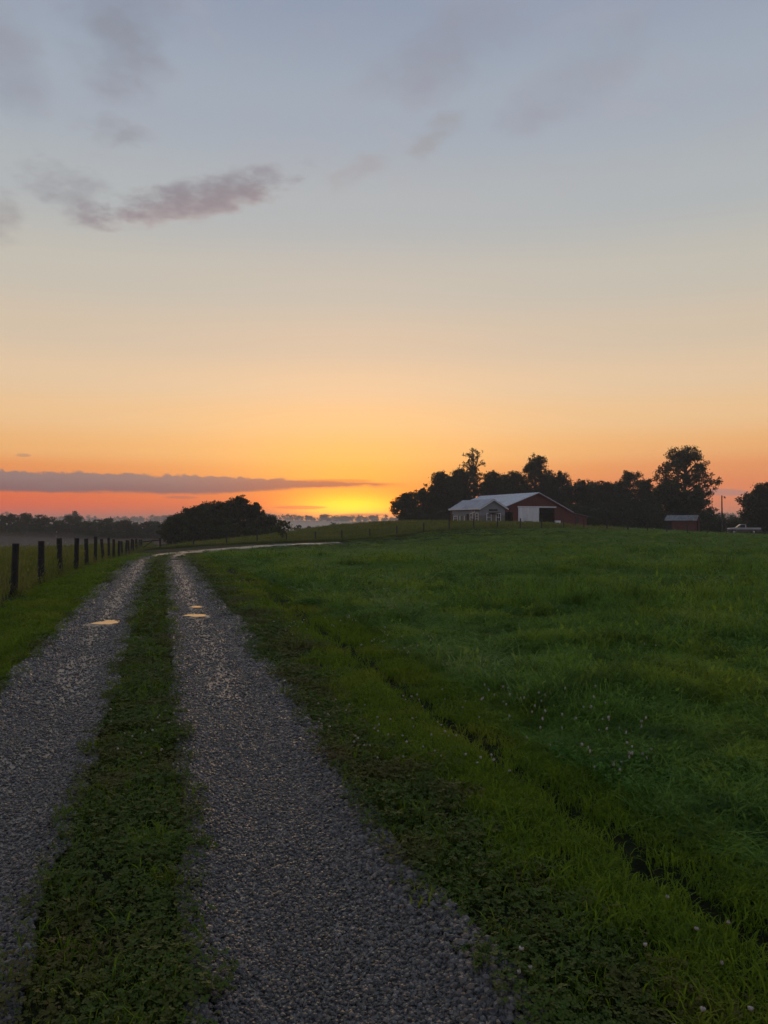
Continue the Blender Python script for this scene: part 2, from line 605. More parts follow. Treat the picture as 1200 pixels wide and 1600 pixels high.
def base_height(x, y):
    x, y = np.asarray(x, float), np.asarray(y, float)
    shp = x.shape
    x, y = x.ravel(), y.ravel()
    out = np.zeros(len(x))
    for i in range(0, len(x), 40000):
        a = np.c_[x[i:i + 40000], y[i:i + 40000]] / _S
        out[i:i + 40000] = tps(((a[:, None] - _P[None]) ** 2).sum(-1)) @ _W[:_n] + _W[_n] + a @ _W[_n + 1:]
    d = np.hypot(x, y - 60)
    # far country: a valley, then two wooded ridges
    fwd = sstep(y, 100, 420)
    far = -11 * fwd - 1.5 * (1 - fwd)
    far = far + sstep(y, 480, 640) * (1 - sstep(y, 700, 860)) * (7.0 + 2.5 * vnoise(x / 120, y / 300, 5)) * sstep(-x, 90, 260)
    far = far + sstep(y, 850, 1150) * (12.5 + 4.0 * vnoise(x / 160, y / 700, 3) + 1.5 * vnoise(x / 55, y / 300, 4))
    far = far + fwd * 0.8 * vnoise(x / 60, y / 60, 9)
    w = sstep(d, 300, 460)
    out = out * (1 - w) + far * w
    return out.reshape(shp)


# road: two wheel tracks either side of a grassed strip
ROAD_CTRL = [(2.12, -8), (0.98, -4), (-0.18, 0), (-1.33, 4), (-3.06, 10), (-5.94, 20), (-8.82, 30), (-11.7, 40), (-13.95, 48), (-15.9, 56),
             (-17.0, 62.5), (-17.3, 68.5), (-16.2, 74.5), (-13.3, 79.5), (-9, 82.3), (-4.5, 84), (0, 85), (5, 85.8), (12, 86.5), (22, 88), (32, 90), (44, 98), (56, 118), (60, 134)]


def catmull(P, step):
    P = np.array(P, float)
    out = []
    for i in range(len(P) - 1):
        p0, p1, p2, p3 = P[max(i - 1, 0)], P[i], P[i + 1], P[min(i + 2, len(P) - 1)]
        k = max(2, int(np.linalg.norm(p2 - p1) / step))
        for t in np.linspace(0, 1, k, endpoint=False):
            out.append(0.5 * ((2 * p1) + (-p0 + p2) * t + (2 * p0 - 5 * p1 + 4 * p2 - p3) * t * t + (-p0 + 3 * p1 - 3 * p2 + p3) * t ** 3))
    out.append(P[-1])
    return np.array(out)


ROAD = catmull(ROAD_CTRL, 0.5)
_T = np.gradient(ROAD, axis=0)
_T /= np.linalg.norm(_T, axis=1)[:, None]
_N = np.c_[_T[:, 1], -_T[:, 0]]         # to the right of travel
_L = np.r_[0, np.cumsum(np.linalg.norm(np.diff(ROAD, axis=0), axis=1))]


def road_coords(x, y):
    """signed distance from the road centre (right positive) and length along it"""
    x, y = np.asarray(x, float).ravel(), np.asarray(y, float).ravel()
    s = np.full(len(x), 999.0)
    l = np.zeros(len(x))
    near = np.where((np.abs(x) < 120) & (y > -30) & (y < 160))[0]
    for i in range(0, len(near), 20000):
        q = near[i:i + 20000]
        p = np.c_[x[q], y[q]]
        d2 = (p[:, None, 0] - ROAD[None, :, 0]) ** 2 + (p[:, None, 1] - ROAD[None, :, 1]) ** 2
        k = d2.argmin(1)
        v = p - ROAD[k]
        s[q] = (v * _N[k]).sum(1) + 0.0
        al = (v * _T[k]).sum(1)
        l[q] = _L[k] + al
        far = np.abs(al) > 1.0
        s[q] = np.where(far, np.sign(s[q]) * np.sqrt(d2[np.arange(len(q)), k]), s[q])
    return s, l


TRACK = 0.75
L_END = float(_L[np.argmax((ROAD[:, 0] > -5.0) & (ROAD[:, 1] > 70))])


def track_edge(l, side):
    """half widths of a wheel track, wandering along its length: (inner, outer)"""
    sd = 40 if side > 0 else 50
    inner = 0.44 + 0.05 * vnoise(l / 0.9, l * 0 + 3, sd) + 0.03 * vnoise(l / 0.27, l * 0 + 7, sd)
    outer = 0.52 + 0.07 * vnoise(l / 1.1, l * 0 + 5, sd + 1) + 0.04 * vnoise(l / 0.3, l * 0 + 9, sd + 1)
    return inner, outer


def in_track(s, l, grow=0.0):
    res = np.zeros(len(s), bool)
    for side in (1, -1):
        i, o = track_edge(l, side)
        d = (s - side * TRACK) * side
        res |= (d < o + grow) & (d > -i - grow)
    return res


RUT = 2.36


def rut_s(l):
    return RUT + 0.05 * vnoise(l / 3.0, l * 0, 61)


def detail(x, y, s, l):
    """small relief: wheel tracks worn in, a rut along the mown verge, humps in the field"""
    x, y = np.asarray(x).ravel(), np.asarray(y).ravel()
    on_road = np.exp(-((np.abs(s) - TRACK) / 0.38) ** 4)
    h = -0.045 * on_road
    st = 1 - sstep(y, 40, 60)
    h += -0.10 * np.exp(-((s - rut_s(l)) / 0.09) ** 2) * st
    h += 0.03 * np.exp(-((s - 1.95) / 0.3) ** 2) * st
    r = np.hypot(x, y)
    f = sstep(s, 2.5, 3.4) * (1 - sstep(r, 90, 140)) + sstep(-s, 3.0, 4.0) * (1 - sstep(r, 90, 140))
    f = np.where(s > 900, 0, f)
    h += f * (0.05 * vnoise(x / 1.7, y / 1.7, 21) + 0.03 * vnoise(x / 0.6, y / 0.6, 22))
    h += (1 - on_road) * 0.012 * vnoise(x / 0.25, y / 0.25, 23) * (r < 30)
    return h


def height(x, y):
    x, y = np.atleast_1d(np.asarray(x, float)), np.atleast_1d(np.asarray(y, float))
    s, l = road_coords(x, y)
    return base_height(x, y).ravel() + detail(x, y, s, l)


def hz(x, y):
    return float(height([x], [y])[0])


def warp_axis(n, near, reach, a, b):
    """positions from a to b, fine around zero"""
    k = np.arcsinh(reach / near)
    t = np.linspace(-1, 1, n)
    v = near * np.sinh(t * k)
    return v[(v >= a) & (v <= b)]


GX = warp_axis(620, 2.6, 2600, -2600, 2600)
GY = warp_axis(900, 3.2, 2600, -900, 2600)
gx, gy = np.meshgrid(GX, GY)
gs, gl = road_coords(gx, gy)
gz = base_height(gx, gy).ravel() + detail(gx, gy, gs, gl)
nx, ny = len(GX), len(GY)
ii, jj = np.meshgrid(np.arange(nx - 1), np.arange(ny - 1))
q0 = (jj * nx + ii).ravel()
ground_me = mesh_np('meadow', np.c_[gx.ravel(), gy.ravel(), gz], np.c_[q0, q0 + 1, q0 + 1 + nx, q0 + nx], True)
tag(link_mesh('meadow', ground_me, M['ground']), 'green meadow and rolling farmland under the sunset', kind='structure')


def smooth_road_z(cx, cy):
    return base_height(cx, cy)


for side in (1, -1):
    ls = np.unique(np.r_[np.arange(2.0, 30, 0.06), np.arange(30, L_END, 0.3)])
    cx, cy = np.interp(ls, _L, ROAD[:, 0]), np.interp(ls, _L, ROAD[:, 1])
    nxv, nyv = np.interp(ls, _L, _N[:, 0]), np.interp(ls, _L, _N[:, 1])
    inn, out = track_edge(ls, side)
    U = np.linspace(0, 1, 15)
    V = []
    for u in U:
        off = side * (TRACK + (-inn + (inn + out) * u) * 1.0)
        X_, Y_ = cx + nxv * off, cy + nyv * off
        edge = min(u, 1 - u)
        zz = base_height(X_, Y_) - 0.03 * sstep(np.full(len(ls), edge), 0.0, 0.3) + 0.008
        if edge == 0:
            zz = zz - 0.05
        V.append(np.c_[X_, Y_, zz])
    V = np.array(V)
    m_, k_ = V.shape[0], V.shape[1]
    a, b = np.meshgrid(np.arange(k_ - 1), np.arange(m_ - 1))
    q = (b * k_ + a).ravel()
    me = mesh_np('gravel_track', V.reshape(-1, 3), np.c_[q, q + 1, q + 1 + k_, q + k_] if side > 0 else np.c_[q, q + k_, q + 1 + k_, q + 1], True)
    lab = 'wet gravel wheel track on the right side of the lane' if side > 0 else 'wet gravel wheel track on the left side of the lane'
    tag(link_mesh('gravel_track', me, M['gravel']), lab, kind='structure')

# past the bend the tracks run together into one gravel bed
ls = np.arange(_L[np.argmax(ROAD[:, 1] > 61)], L_END, 0.3)
cx, cy = np.interp(ls, _L, ROAD[:, 0]), np.interp(ls, _L, ROAD[:, 1])
nxv, nyv = np.interp(ls, _L, _N[:, 0]), np.interp(ls, _L, _N[:, 1])
V = []
for off in np.linspace(-0.42, 0.42, 5):
    X_, Y_ = cx + nxv * off, cy + nyv * off
    V.append(np.c_[X_, Y_, base_height(X_, Y_) + 0.004 - 0.02 * abs(off)])
V = np.array(V)
m_, k_ = V.shape[0], V.shape[1]
a, b = np.meshgrid(np.arange(k_ - 1), np.arange(m_ - 1))
q = (b * k_ + a).ravel()
tag(link_mesh('gravel_lane', mesh_np('gravel_lane', V.reshape(-1, 3), np.c_[q, q + 1, q + 1 + k_, q + k_], True), M['gravel']), 'gravel between the wheel tracks where the lane bends right', kind='structure')

# puddles lying in the wheel tracks
PUDDLES = [(-4.38, 12.2, 0.2, 0.24, 'puddle mirroring the sky in the left wheel track'),
           (-3.22, 13.1, 0.16, 0.2, 'puddle mirroring the sky in the right wheel track'),
           (-3.52, 14.4, 0.09, 0.14, 'small puddle just behind the one in the right wheel track'),
           (-12.25, 39.6, 0.28, 1.1, 'far puddle in the left wheel track before the bend'),
           (-10.75, 39.4, 0.30, 0.9, 'far puddle in the right wheel track before the bend'),
           (-16.3, 64.0, 0.3, 1.6, 'long puddle in the inner track of the bend'),
           (-17.6, 71.0, 0.3, 1.6, 'long puddle in the outer track of the bend')]
PUD = []
for (x, y, rx, ry, lab) in PUDDLES:
    n = 40
    th = np.linspace(0, 2 * math.pi, n, endpoint=False)
    rr = 1 + 0.4 * vnoise(np.cos(th) * 1.6 + x * 3, np.sin(th) * 1.6 + y, 71) + 0.3 * vnoise(np.cos(th) * 4 + x, np.sin(th) * 4, 72)
    s_, l_ = road_coords([x], [y])
    k = int(np.argmin(np.hypot(ROAD[:, 0] - x, ROAD[:, 1] - y)))
    px_, py_ = np.cos(th) * rx * rr, np.sin(th) * ry * rr
    wx = x + px_ * _N[k, 0] + py_ * _T[k, 0]
    wy = y + px_ * _N[k, 1] + py_ * _T[k, 1]
    zc = float(base_height([x], [y])[0]) - 0.004
    # the surface follows the lane's own slope very gently so that no edge floats
    zz = zc + (base_height(wx, wy) - base_height([x], [y])[0]) * (0.0 if ry < 0.5 else 0.8)
    V = np.r_[np.c_[wx, wy, zz], [[x, y, zc]]]
    F = np.c_[np.arange(n), (np.arange(n) + 1) % n, np.full(n, n)]
    tag(link_mesh('puddle', mesh_np('puddle', V, F, True), M['water']), lab, kind='structure')
    rm = 1.55 + 0.5 * vnoise(np.cos(th) * 3 + y, np.sin(th) * 3 + x, 73)
    mx_, my_ = x + (wx - x) * rm, y + (wy - y) * rm
    zm = zz - 0.006 + (base_height(mx_, my_) - base_height(wx, wy))
    zm = np.where(np.arange(n) >= 0, zm - 0.01, zm)
    V = np.r_[np.c_[mx_, my_, zm], np.c_[wx, wy, zz - 0.004], [[x, y, zc - 0.004]]]
    i0 = np.arange(n)
    me = mesh_np('wet_mud', V, [np.c_[i0, (i0 + 1) % n, (i0 + 1) % n + n, i0 + n], np.c_[i0 + n, (i0 + 1) % n + n, np.full(n, 2 * n)]], True)
    tag(link_mesh('wet_mud', me, M['mud']), 'dark wet mud round the ' + lab, kind='structure')
    PUD.append((x, y, max(rx, ry), rx, ry, k))


# ------------------------------------------------------------------ scatter by geometry nodes
def scatter(name, protos, P, rot, scl, idx, label, cat=None):
    coll = bpy.data.collections.new(name + '_kinds')
    for k, o in enumerate(protos):
        o.name = '%s_kind_%02d' % (name, k)
        coll.objects.link(o)
    me = bpy.data.meshes.new(name)
    n = len(P)
    me.vertices.add(n)
    me.vertices.foreach_set('co', np.asarray(P, np.float32).ravel())
    a = me.attributes.new('rot', 'FLOAT_VECTOR', 'POINT')
    a.data.foreach_set('vector', np.asarray(rot, np.float32).ravel())
    a = me.attributes.new('scl', 'FLOAT_VECTOR', 'POINT')
    a.data.foreach_set('vector', np.asarray(scl, np.float32).ravel())
    a = me.attributes.new('idx', 'INT', 'POINT')
    a.data.foreach_set('value', np.asarray(idx, np.int32))
    o = link_mesh(name, me, None)
    g = bpy.data.node_groups.new(name, 'GeometryNodeTree')
    g.interface.new_socket('Geometry', in_out='INPUT', socket_type='NodeSocketGeometry')
    g.interface.new_socket('Geometry', in_out='OUTPUT', socket_type='NodeSocketGeometry')
    gi, go = g.nodes.new('NodeGroupInput'), g.nodes.new('NodeGroupOutput')
    ci = g.nodes.new('GeometryNodeCollectionInfo')
    ci.inputs['Collection'].default_value = coll
    ci.inputs['Separate Children'].default_value = True
    ci.inputs['Reset Children'].default_value = True
    iop = g.nodes.new('GeometryNodeInstanceOnPoints')
    iop.inputs['Pick Instance'].default_value = True

    def attr(nm, ty):
        nn = g.nodes.new('GeometryNodeInputNamedAttribute')
        nn.data_type = ty
        nn.inputs['Name'].default_value = nm
        return nn.outputs['Attribute']
    e2r = g.nodes.new('FunctionNodeEulerToRotation')
    g.links.new(attr('rot', 'FLOAT_VECTOR'), e2r.inputs[0])
    g.links.new(gi.outputs[0], iop.inputs['Points'])
    g.links.new(ci.outputs[0], iop.inputs['Instance'])
    g.links.new(attr('idx', 'INT'), iop.inputs['Instance Index'])
    g.links.new(e2r.outputs[0], iop.inputs['Rotation'])
    g.links.new(attr('scl', 'FLOAT_VECTOR'), iop.inputs['Scale'])
    g.links.new(iop.outputs[0], go.inputs[0])
    md = o.modifiers.new('scatter', 'NODES')
    md.node_group = g
    tag(o, label, cat, None, 'stuff')
    return o


def blades(n, rad, h0, h1, w, lean, rng, seedhead=0.0):
    V, Q, T = [], [], []
    for _ in range(n):
        r, a = rad * math.sqrt(rng.random()), rng.random() * 6.283
        bx, by = r * math.cos(a), r * math.sin(a)
        h = h0 + (h1 - h0) * rng.random() ** 1.4
        d = rng.random() * 6.283
        ln = h * lean * (0.25 + rng.random())
        t = d + 1.57 + rng.normal() * 0.5
        ww = w * (0.6 + 0.8 * rng.random())
        wx, wy = math.cos(t) * ww / 2, math.sin(t) * ww / 2
        cx, cy = math.cos(d), math.sin(d)
        b = len(V)
        for fr, lf, wf in ((0, 0, 1), (0.45, 0.18, 0.95), (0.8, 0.55, 0.65)):
            x, y, z = bx + cx * ln * lf, by + cy * ln * lf, h * fr - (0.02 if fr == 0 else 0)
            V += [(x - wx * wf, y - wy * wf, z), (x + wx * wf, y + wy * wf, z)]
        zt = h * (1.0 - 0.25 * min(1.0, ln / max(h, 1e-6)))
        V.append((bx + cx * ln, by + cy * ln, zt))
        Q += [(b, b + 1, b + 3, b + 2), (b + 2, b + 3, b + 5, b + 4)]
        T.append((b + 4, b + 5, b + 6))
        if rng.random() < seedhead:
            b = len(V)
            x, y = bx + cx * ln * 0.4, by + cy * ln * 0.4
            for (ox, oz) in ((-ww, h * 1.0), (ww, h * 1.0), (ww * 1.6, h * 1.12), (-ww * 1.6, h * 1.12)):
                V.append((x + ox * math.cos(t), y + ox * math.sin(t), oz))
            V.append((x + cx * 0.03, y + cy * 0.03, h * 1.27))
            Q.append((b, b + 1, b + 2, b + 3))
            T.append((b + 3, b + 2, b + 4))
    return np.array(V), [np.array(Q), np.array(T)]


def clover_clump(n, rad, h, leaf, rng):
    V, Q = [], []
    for _ in range(n):
        r, a = rad * math.sqrt(rng.random()), rng.random() * 6.283
        cx, cy, cz = r * math.cos(a), r * math.sin(a), h * (0.35 + 0.65 * rng.random())
        tx, ty = rng.normal() * 0.35, rng.normal() * 0.35
        a0 = rng.random() * 6.283
        lf = leaf * (0.7 + 0.6 * rng.random())
        b = len(V)
        # stalk
        V += [(cx * 0.8 - 0.001, cy * 0.8, -0.01), (cx * 0.8 + 0.001, cy * 0.8, -0.01), (cx + 0.001, cy, cz), (cx - 0.001, cy, cz)]
        Q.append((b, b + 1, b + 2, b + 3))
        for k in range(3):
            t = a0 + k * 2.094
            c, s = math.cos(t), math.sin(t)
            b = len(V)
            for (u, v, lift) in ((0, 0, 0), (0.6, 0.5, 0.18), (1.1, 0.28, 0.1), (1.1, -0.28, 0.1), (0.6, -0.5, 0.18)):
                x, y = (u * c - v * s) * lf, (u * s + v * c) * lf
                V.append((cx + x, cy + y, cz + lift * lf + tx * x + ty * y))
            Q += [(b, b + 1, b + 2, b + 3), (b, b + 3, b + 4, b)]
    Q4 = np.array([q for q in Q if len(set(q)) == 4])
    Q3 = np.array([q[:3] for q in Q if len(set(q)) == 3])
    return np.array(V), [Q4, Q3]


def proto(name, vf, mat):
    return link_mesh(name, mesh_np(name, vf[0], vf[1]), mat, None, False)


def wedge(dens, r0, r1, power, half=0.82):
    """random ground points whose density falls off with distance from where one stands"""
    edges = np.geomspace(r0, r1, 60)
    rs = []
    for a, b in zip(edges[:-1], edges[1:]):
        m = 0.5 * (a + b)
        n = RNG.poisson(dens * min(1.0, (6.0 / m) ** power) * half * (b * b - a * a))
        rs.append(np.sqrt(RNG.random(n) * (b * b - a * a) + a * a))
    r = np.concatenate(rs)
    t = (RNG.random(len(r)) * 2 - 1) * half
    # stand a little behind the viewpoint so that the feet of the picture are covered from the side as well
    return r * np.sin(t), r * np.cos(t) - 0.6


def lay(x, y, grow0, grow_p, tilt=0.12):
    r = np.hypot(x, y)
    sc = grow0 * np.maximum(1.0, r / 6.0) ** grow_p * (0.75 + 0.5 * RNG.random(len(x)))
    rot = np.c_[RNG.normal(0, tilt, len(x)), RNG.normal(0, tilt, len(x)), RNG.random(len(x)) * 6.283]
    return r, sc, rot


rg = np.random.default_rng(5)
x, y = wedge(260, 1.2, 130, 1.72)
s, l = road_coords(x, y)
z = base_height(x, y) + detail(x, y, s, l)
r, sc, rot = lay(x, y, 1.0, 0.62)
track = in_track(s, l, 0.02) & (l < L_END)
straight = y < 62
fence_s = -2.95
nn = vnoise(x / 0.8, y / 0.8, 31)
nb = vnoise(x / 3.5, y / 3.5, 32) + 0.5 * vnoise(x / 1.2, y / 1.2, 33)
u = RNG.random(len(x))
rs_ = rut_s(l)
mown_zone = ((s > 1.82 + 0.26 * nn + 0.3 * (u - 0.5)) & (s < rs_ - 0.105 * np.minimum(sc, 2.6)) & (u < 0.95)) | ((s > 1.25) & (s < 1.9) & (u < 0.1)) | ((s < -1.38 - 0.12 * nn) & (s > fence_s + 0.25)) | \
    ((s > rs_ + 0.105 * np.minimum(sc, 2.6)) & (s < rs_ + 0.75 + 0.25 * nn) & (u < 0.92)) | \
    ((np.abs(s) < 0.3) & (u < 0.16 + 0.1 * (r > 12)))
mown_zone &= ~track & straight
clover_zone = ((np.abs(s) < 0.34) | ((s > 1.22) & (s < 1.98 + 0.26 * nn)) | ((s < -1.22) & (s > -1.5))) & ~track & ~mown_zone & ~((np.abs(s) < 0.5) & (y > 62 + 4 * nn))
fclover = (s > rs_ + 0.5 + 0.25 * nn) & (s < 900) & (nb > 0.12) & (r < 40) & (u < 0.75)
field_zone = (((s > rs_ + np.where(straight, 0.55 + 0.25 * nn, 0.11)) & (y < 93)) | ((l > L_END - 1) & (y > 80) & (x > -8) & (np.abs(s) < 2.5)) | ((s < -1.4) & (x > 26) & (y > 70))) & ~fclover & ~((y > 60) & (np.abs(s) < 1.4) & (l < L_END))
bank_zone = (np.abs(s) >= 1.3) & (y >= 62) & (s < 0) & (s > -2.2)
left_tall = (s <= fence_s + 0.3) & (y < 130) & straight

# mown verge
k = mown_zone
hh = (0.85 + 0.3 * nn[k])
scatter('mown_grass', [proto('a', blades(44, 0.12, 0.04, 0.115, 0.0055, 0.9, rg), M['mown']) for _ in range(6)],
        np.c_[x[k], y[k], z[k]], rot[k], np.c_[sc[k], sc[k], np.minimum(sc[k] ** 0.55, 1.15) * hh * 0.8], rg.integers(0, 6, k.sum()),
        'short bright green mown grass on the verges beside the gravel tracks')
# field
k = field_zone
tus = np.clip(0.8 + 0.75 * nb[k] + 0.4 * nn[k], 0.35, 2.0) * np.where(s[k] < rs_[k] + 0.35, 0.38, np.where(s[k] < rs_[k] + 0.8, 0.6, 1.0)) * (1 - 0.7 * sstep(r[k], 35, 60))
scatter('field_grass', [proto('b', blades(42, 0.13, 0.06, 0.25, 0.007, 1.0, rg, 0.04), M['field']) for _ in range(7)],
        np.c_[x[k], y[k], z[k]], rot[k], np.c_[sc[k], sc[k], np.minimum(sc[k] ** 0.45, 1.7) * tus], rg.integers(0, 7, k.sum()),
        'uneven dark green grass of the open field right of the lane')
# clover
k = clover_zone
scatter('clover', [proto('c', clover_clump(26, 0.11, 0.07, 0.0105, rg), M['clover']) for _ in range(5)],
        np.c_[x[k], y[k], z[k]], rot[k], np.c_[sc[k], sc[k], np.minimum(sc[k] ** 0.6, 1.15) * (0.8 + 0.25 * nn[k])], rg.integers(0, 5, k.sum()),
        'low dark clover between the wheel tracks and along the gravel edge')
k = fclover
scatter('field_clover', [proto('d', clover_clump(28, 0.12, 0.13, 0.012, rg), M['clover_lush']) for _ in range(5)],
        np.c_[x[k], y[k], z[k]], rot[k], np.c_[sc[k], sc[k], np.minimum(sc[k] ** 0.6, 1.3)], rg.integers(0, 5, k.sum()),
        'lush clover patches spread through the field right of the lane')


def tall_grass(name, x, y, label, sc0, hgt):
    z = height(x, y)
    n = len(x)
    rot = np.c_[RNG.normal(0, 0.1, n), RNG.normal(0, 0.1, n), RNG.random(n) * 6.283]
    r = np.hypot(x, y)
    sw = sc0 * np.clip(r / 30, 1, 5) ** 0.6 * (0.7 + 0.6 * RNG.random(n))
    sh = hgt * (0.7 + 0.6 * RNG.random(n)) * (1 + 0.25 * vnoise(x / 4, y / 4, 37))
    return scatter(name, [proto('e', blades(14, 0.16, 0.25, 0.72, 0.010, 0.55, rg, 0.35), M['tall']) for _ in range(6)],
                   np.c_[x, y, z], rot, np.c_[sw, sw, sh], rg.integers(0, 6, n), label)


# seeding tufts that stand up out of the field
n = 15000
xx, yy = wedge(9, 4.0, 75, 0.9)
s2, l2 = road_coords(xx, yy)
tn = vnoise(xx / 2.6, yy / 2.6, 44) + 0.6 * vnoise(xx / 0.9, yy / 0.9, 45)
kk = (s2 > 3.0) & (s2 < 900) & (tn > 0.25) & (yy < 80)
xx, yy = xx[kk], yy[kk]
rt_ = np.hypot(xx, yy)
sw = (0.8 + 0.5 * RNG.random(len(xx))) * np.clip(rt_ / 8, 1, 4) ** 0.5
M['tuft'] = leaf_mat('seeding tuft grass', (0.2, 0.34, 0.07), (0.1, 0.2, 0.035), (0.24, 0.32, 0.06), 0.45, rough=0.5, spec=0.3)
scatter('field_tufts', [proto('g', blades(26, 0.10, 0.16, 0.42, 0.009, 1.25, rg, 0.12), M['tuft']) for _ in range(5)], np.c_[xx, yy, height(xx, yy)],
        np.c_[RNG.normal(0, 0.12, len(xx)), RNG.normal(0, 0.12, len(xx)), RNG.random(len(xx)) * 6.28],
        np.c_[sw, sw, (0.55 + 0.5 * RNG.random(len(xx))) * (1 - 0.45 * sstep(rt_, 30, 60))], rg.integers(0, 5, len(xx)), 'paler arching tufts of long grass scattered over the field')
# hay field beyond the roadside fence
n = 60000
xx, yy = RNG.uniform(-75, -3, n), 4 + 126 * RNG.random(n) ** 1.5
s2, l2 = road_coords(xx, yy)
ang = np.arctan2(xx, yy)
keep = (s2 < -2.85) & (ang > -0.75) & ~((yy > 55) & (s2 > -3.2) & (xx > -23)) & (xx < -3.48 - 0.273 * yy + 0.1)
keep &= RNG.random(n) < np.clip((30 / np.hypot(xx, yy)) ** 0.6, 0, 1)
tall_grass('hay_grass', xx[keep], yy[keep], 'tall olive hay grass in the field beyond the roadside fence', 1.0, 0.85)
# rough pasture on the rise beyond the far fence
n = 42000
xx, yy = RNG.uniform(-26, 75, n), RNG.uniform(84, 150, n)
fy = np.interp(xx, [-24.5, -14, -5, 1.5, 7.5, 23, 31, 70], [84, 85.2, 86.5, 88, 89, 90.4, 92, 100])
keep = (yy > fy - 0.3) & (yy < fy + 44) & ~((xx > 30) & (yy > fy + 20))
xx, yy = xx[keep], yy[keep]
inside = ((xx - 15) / 17) ** 2 + ((yy - 143) / 11) ** 2 < 1
inside |= xx > 27 + RNG.normal(0, 2, len(xx))
tall_grass('pasture_grass', xx[~inside], yy[~inside], 'rough pale pasture grass on the rise around the barn', 1.25, 0.5)
# rank weeds at the outside of the bend and at the feet of the posts
FPX = [22, 65, 95, 118, 136, 150, 162, 171, 179, 185.5, 192, 197, 201, 205.5, 209.5, 213, 216.5, 219.5, 222.5]
POST_Y = [16.7 + 3.52 * i for i in range(20)]
POSTS = [(-3.48 - 0.273 * py - 0.02 * (i % 3), py) for i, py in enumerate(POST_Y)]
wx, wy = [], []
for (a, b) in POSTS:
    for _ in range(14):
        wx.append(a + random.gauss(0, 0.2))
        wy.append(b + random.gauss(0, 0.28))
n = 2600
bx = RNG.uniform(-26, 3, n)
by = np.interp(bx, [-24.5, -14, -5, 1.5, 7.5], [84.3, 86, 87.2, 88, 89]) - RNG.random(n) * 1.0
s2, _ = road_coords(bx, by)
kk = np.abs(s2) > 1.35
tall_grass('verge_weeds', np.r_[wx, bx[kk]], np.r_[wy, by[kk]], 'rank weeds round the fence posts and outside the bend', 0.8, 0.36)

# clover blossoms
n = 26000
xb, yb = wedge(34, 1.6, 40, 1.2)
sb, lb = road_coords(xb, yb)
nbb = vnoise(xb / 1.3, yb / 1.3, 81) + 0.5 * vnoise(xb / 0.4, yb / 0.4, 82)
kk = ~in_track(sb, lb, 0.03) & (sb < 900) & (((np.abs(sb) < 0.3) & (nbb > 0.15)) | ((sb > 1.3) & (sb < 2.3) & (nbb > 0.4)) | ((sb > 2.5) & (nbb > 0.42)))
xb, yb, sb = xb[kk], yb[kk], sb[kk]


def blossom(rng):
    mb = MB()
    V, F = [], []
    hgt = 0.115 + 0.04 * rng.random()
    for ring, (rr, zz) in enumerate(((0.003, -0.008), (0.009, -0.003), (0.0095, 0.004), (0.005, 0.010))):
        for k in range(6):
            t = k * 1.047 + ring * 0.5
            q = rr * (0.85 + 0.3 * rng.random())
            V.append((q * math.cos(t), q * math.sin(t), hgt + zz))
    for ring in range(3):
        for k in range(6):
            F.append((ring * 6 + k, ring * 6 + (k + 1) % 6, ring * 6 + 6 + (k + 1) % 6, ring * 6 + 6 + k))
    b = len(V)
    V += [(-0.001, 0, -0.02), (0.001, 0, -0.02), (0.001, 0, hgt), (-0.001, 0, hgt)]
    F.append((b, b + 1, b + 2, b + 3))
    return np.array(V), [np.array(F)]


def blossom_proto():
    o = proto('f', blossom(rg), M['flower'])
    o.data.materials.append(M['clover'])
    o.data.polygons[len(o.data.polygons) - 1].material_index = 1
    return o


zb = height(xb, yb)
rb = np.hypot(xb, yb)
sc = (0.5 + 0.5 * RNG.random(len(xb))) * np.clip(rb / 9, 1, 1.6) ** 0.4
scatter('clover_blossom', [blossom_proto() for _ in range(4)], np.c_[xb, yb, zb],
        np.c_[RNG.normal(0, 0.2, len(xb)), RNG.normal(0, 0.2, len(xb)), RNG.random(len(xb)) * 6.28],
        np.c_[sc, sc, np.where(sb > 2.4, 1.2, 0.8) * (0.7 + 0.5 * RNG.random(len(xb)))], rg.integers(0, 4, len(xb)), 'small white clover blossoms dotted over verge and field')


# loose stones
def stone(rng):
    bm = bmesh.new()
    bmesh.ops.create_icosphere(bm, subdivisions=1, radius=1.0)
    ax = np.array([1.0, 0.8 + 0.3 * rng.random(), 0.55 + 0.25 * rng.random()])
    for v in bm.verts:
        k = 0.82 + 0.36 * rng.random()
        v.co = Vector((v.co.x * ax[0] * k, v.co.y * ax[1] * k, v.co.z * ax[2] * k))
    me = bpy.data.meshes.new('stone')
    bm.to_mesh(me)
    bm.free()
    for p in me.polygons:
        p.use_smooth = rng.random() < 0.0
    return link_mesh('stone', me, M['stone'], None, False)


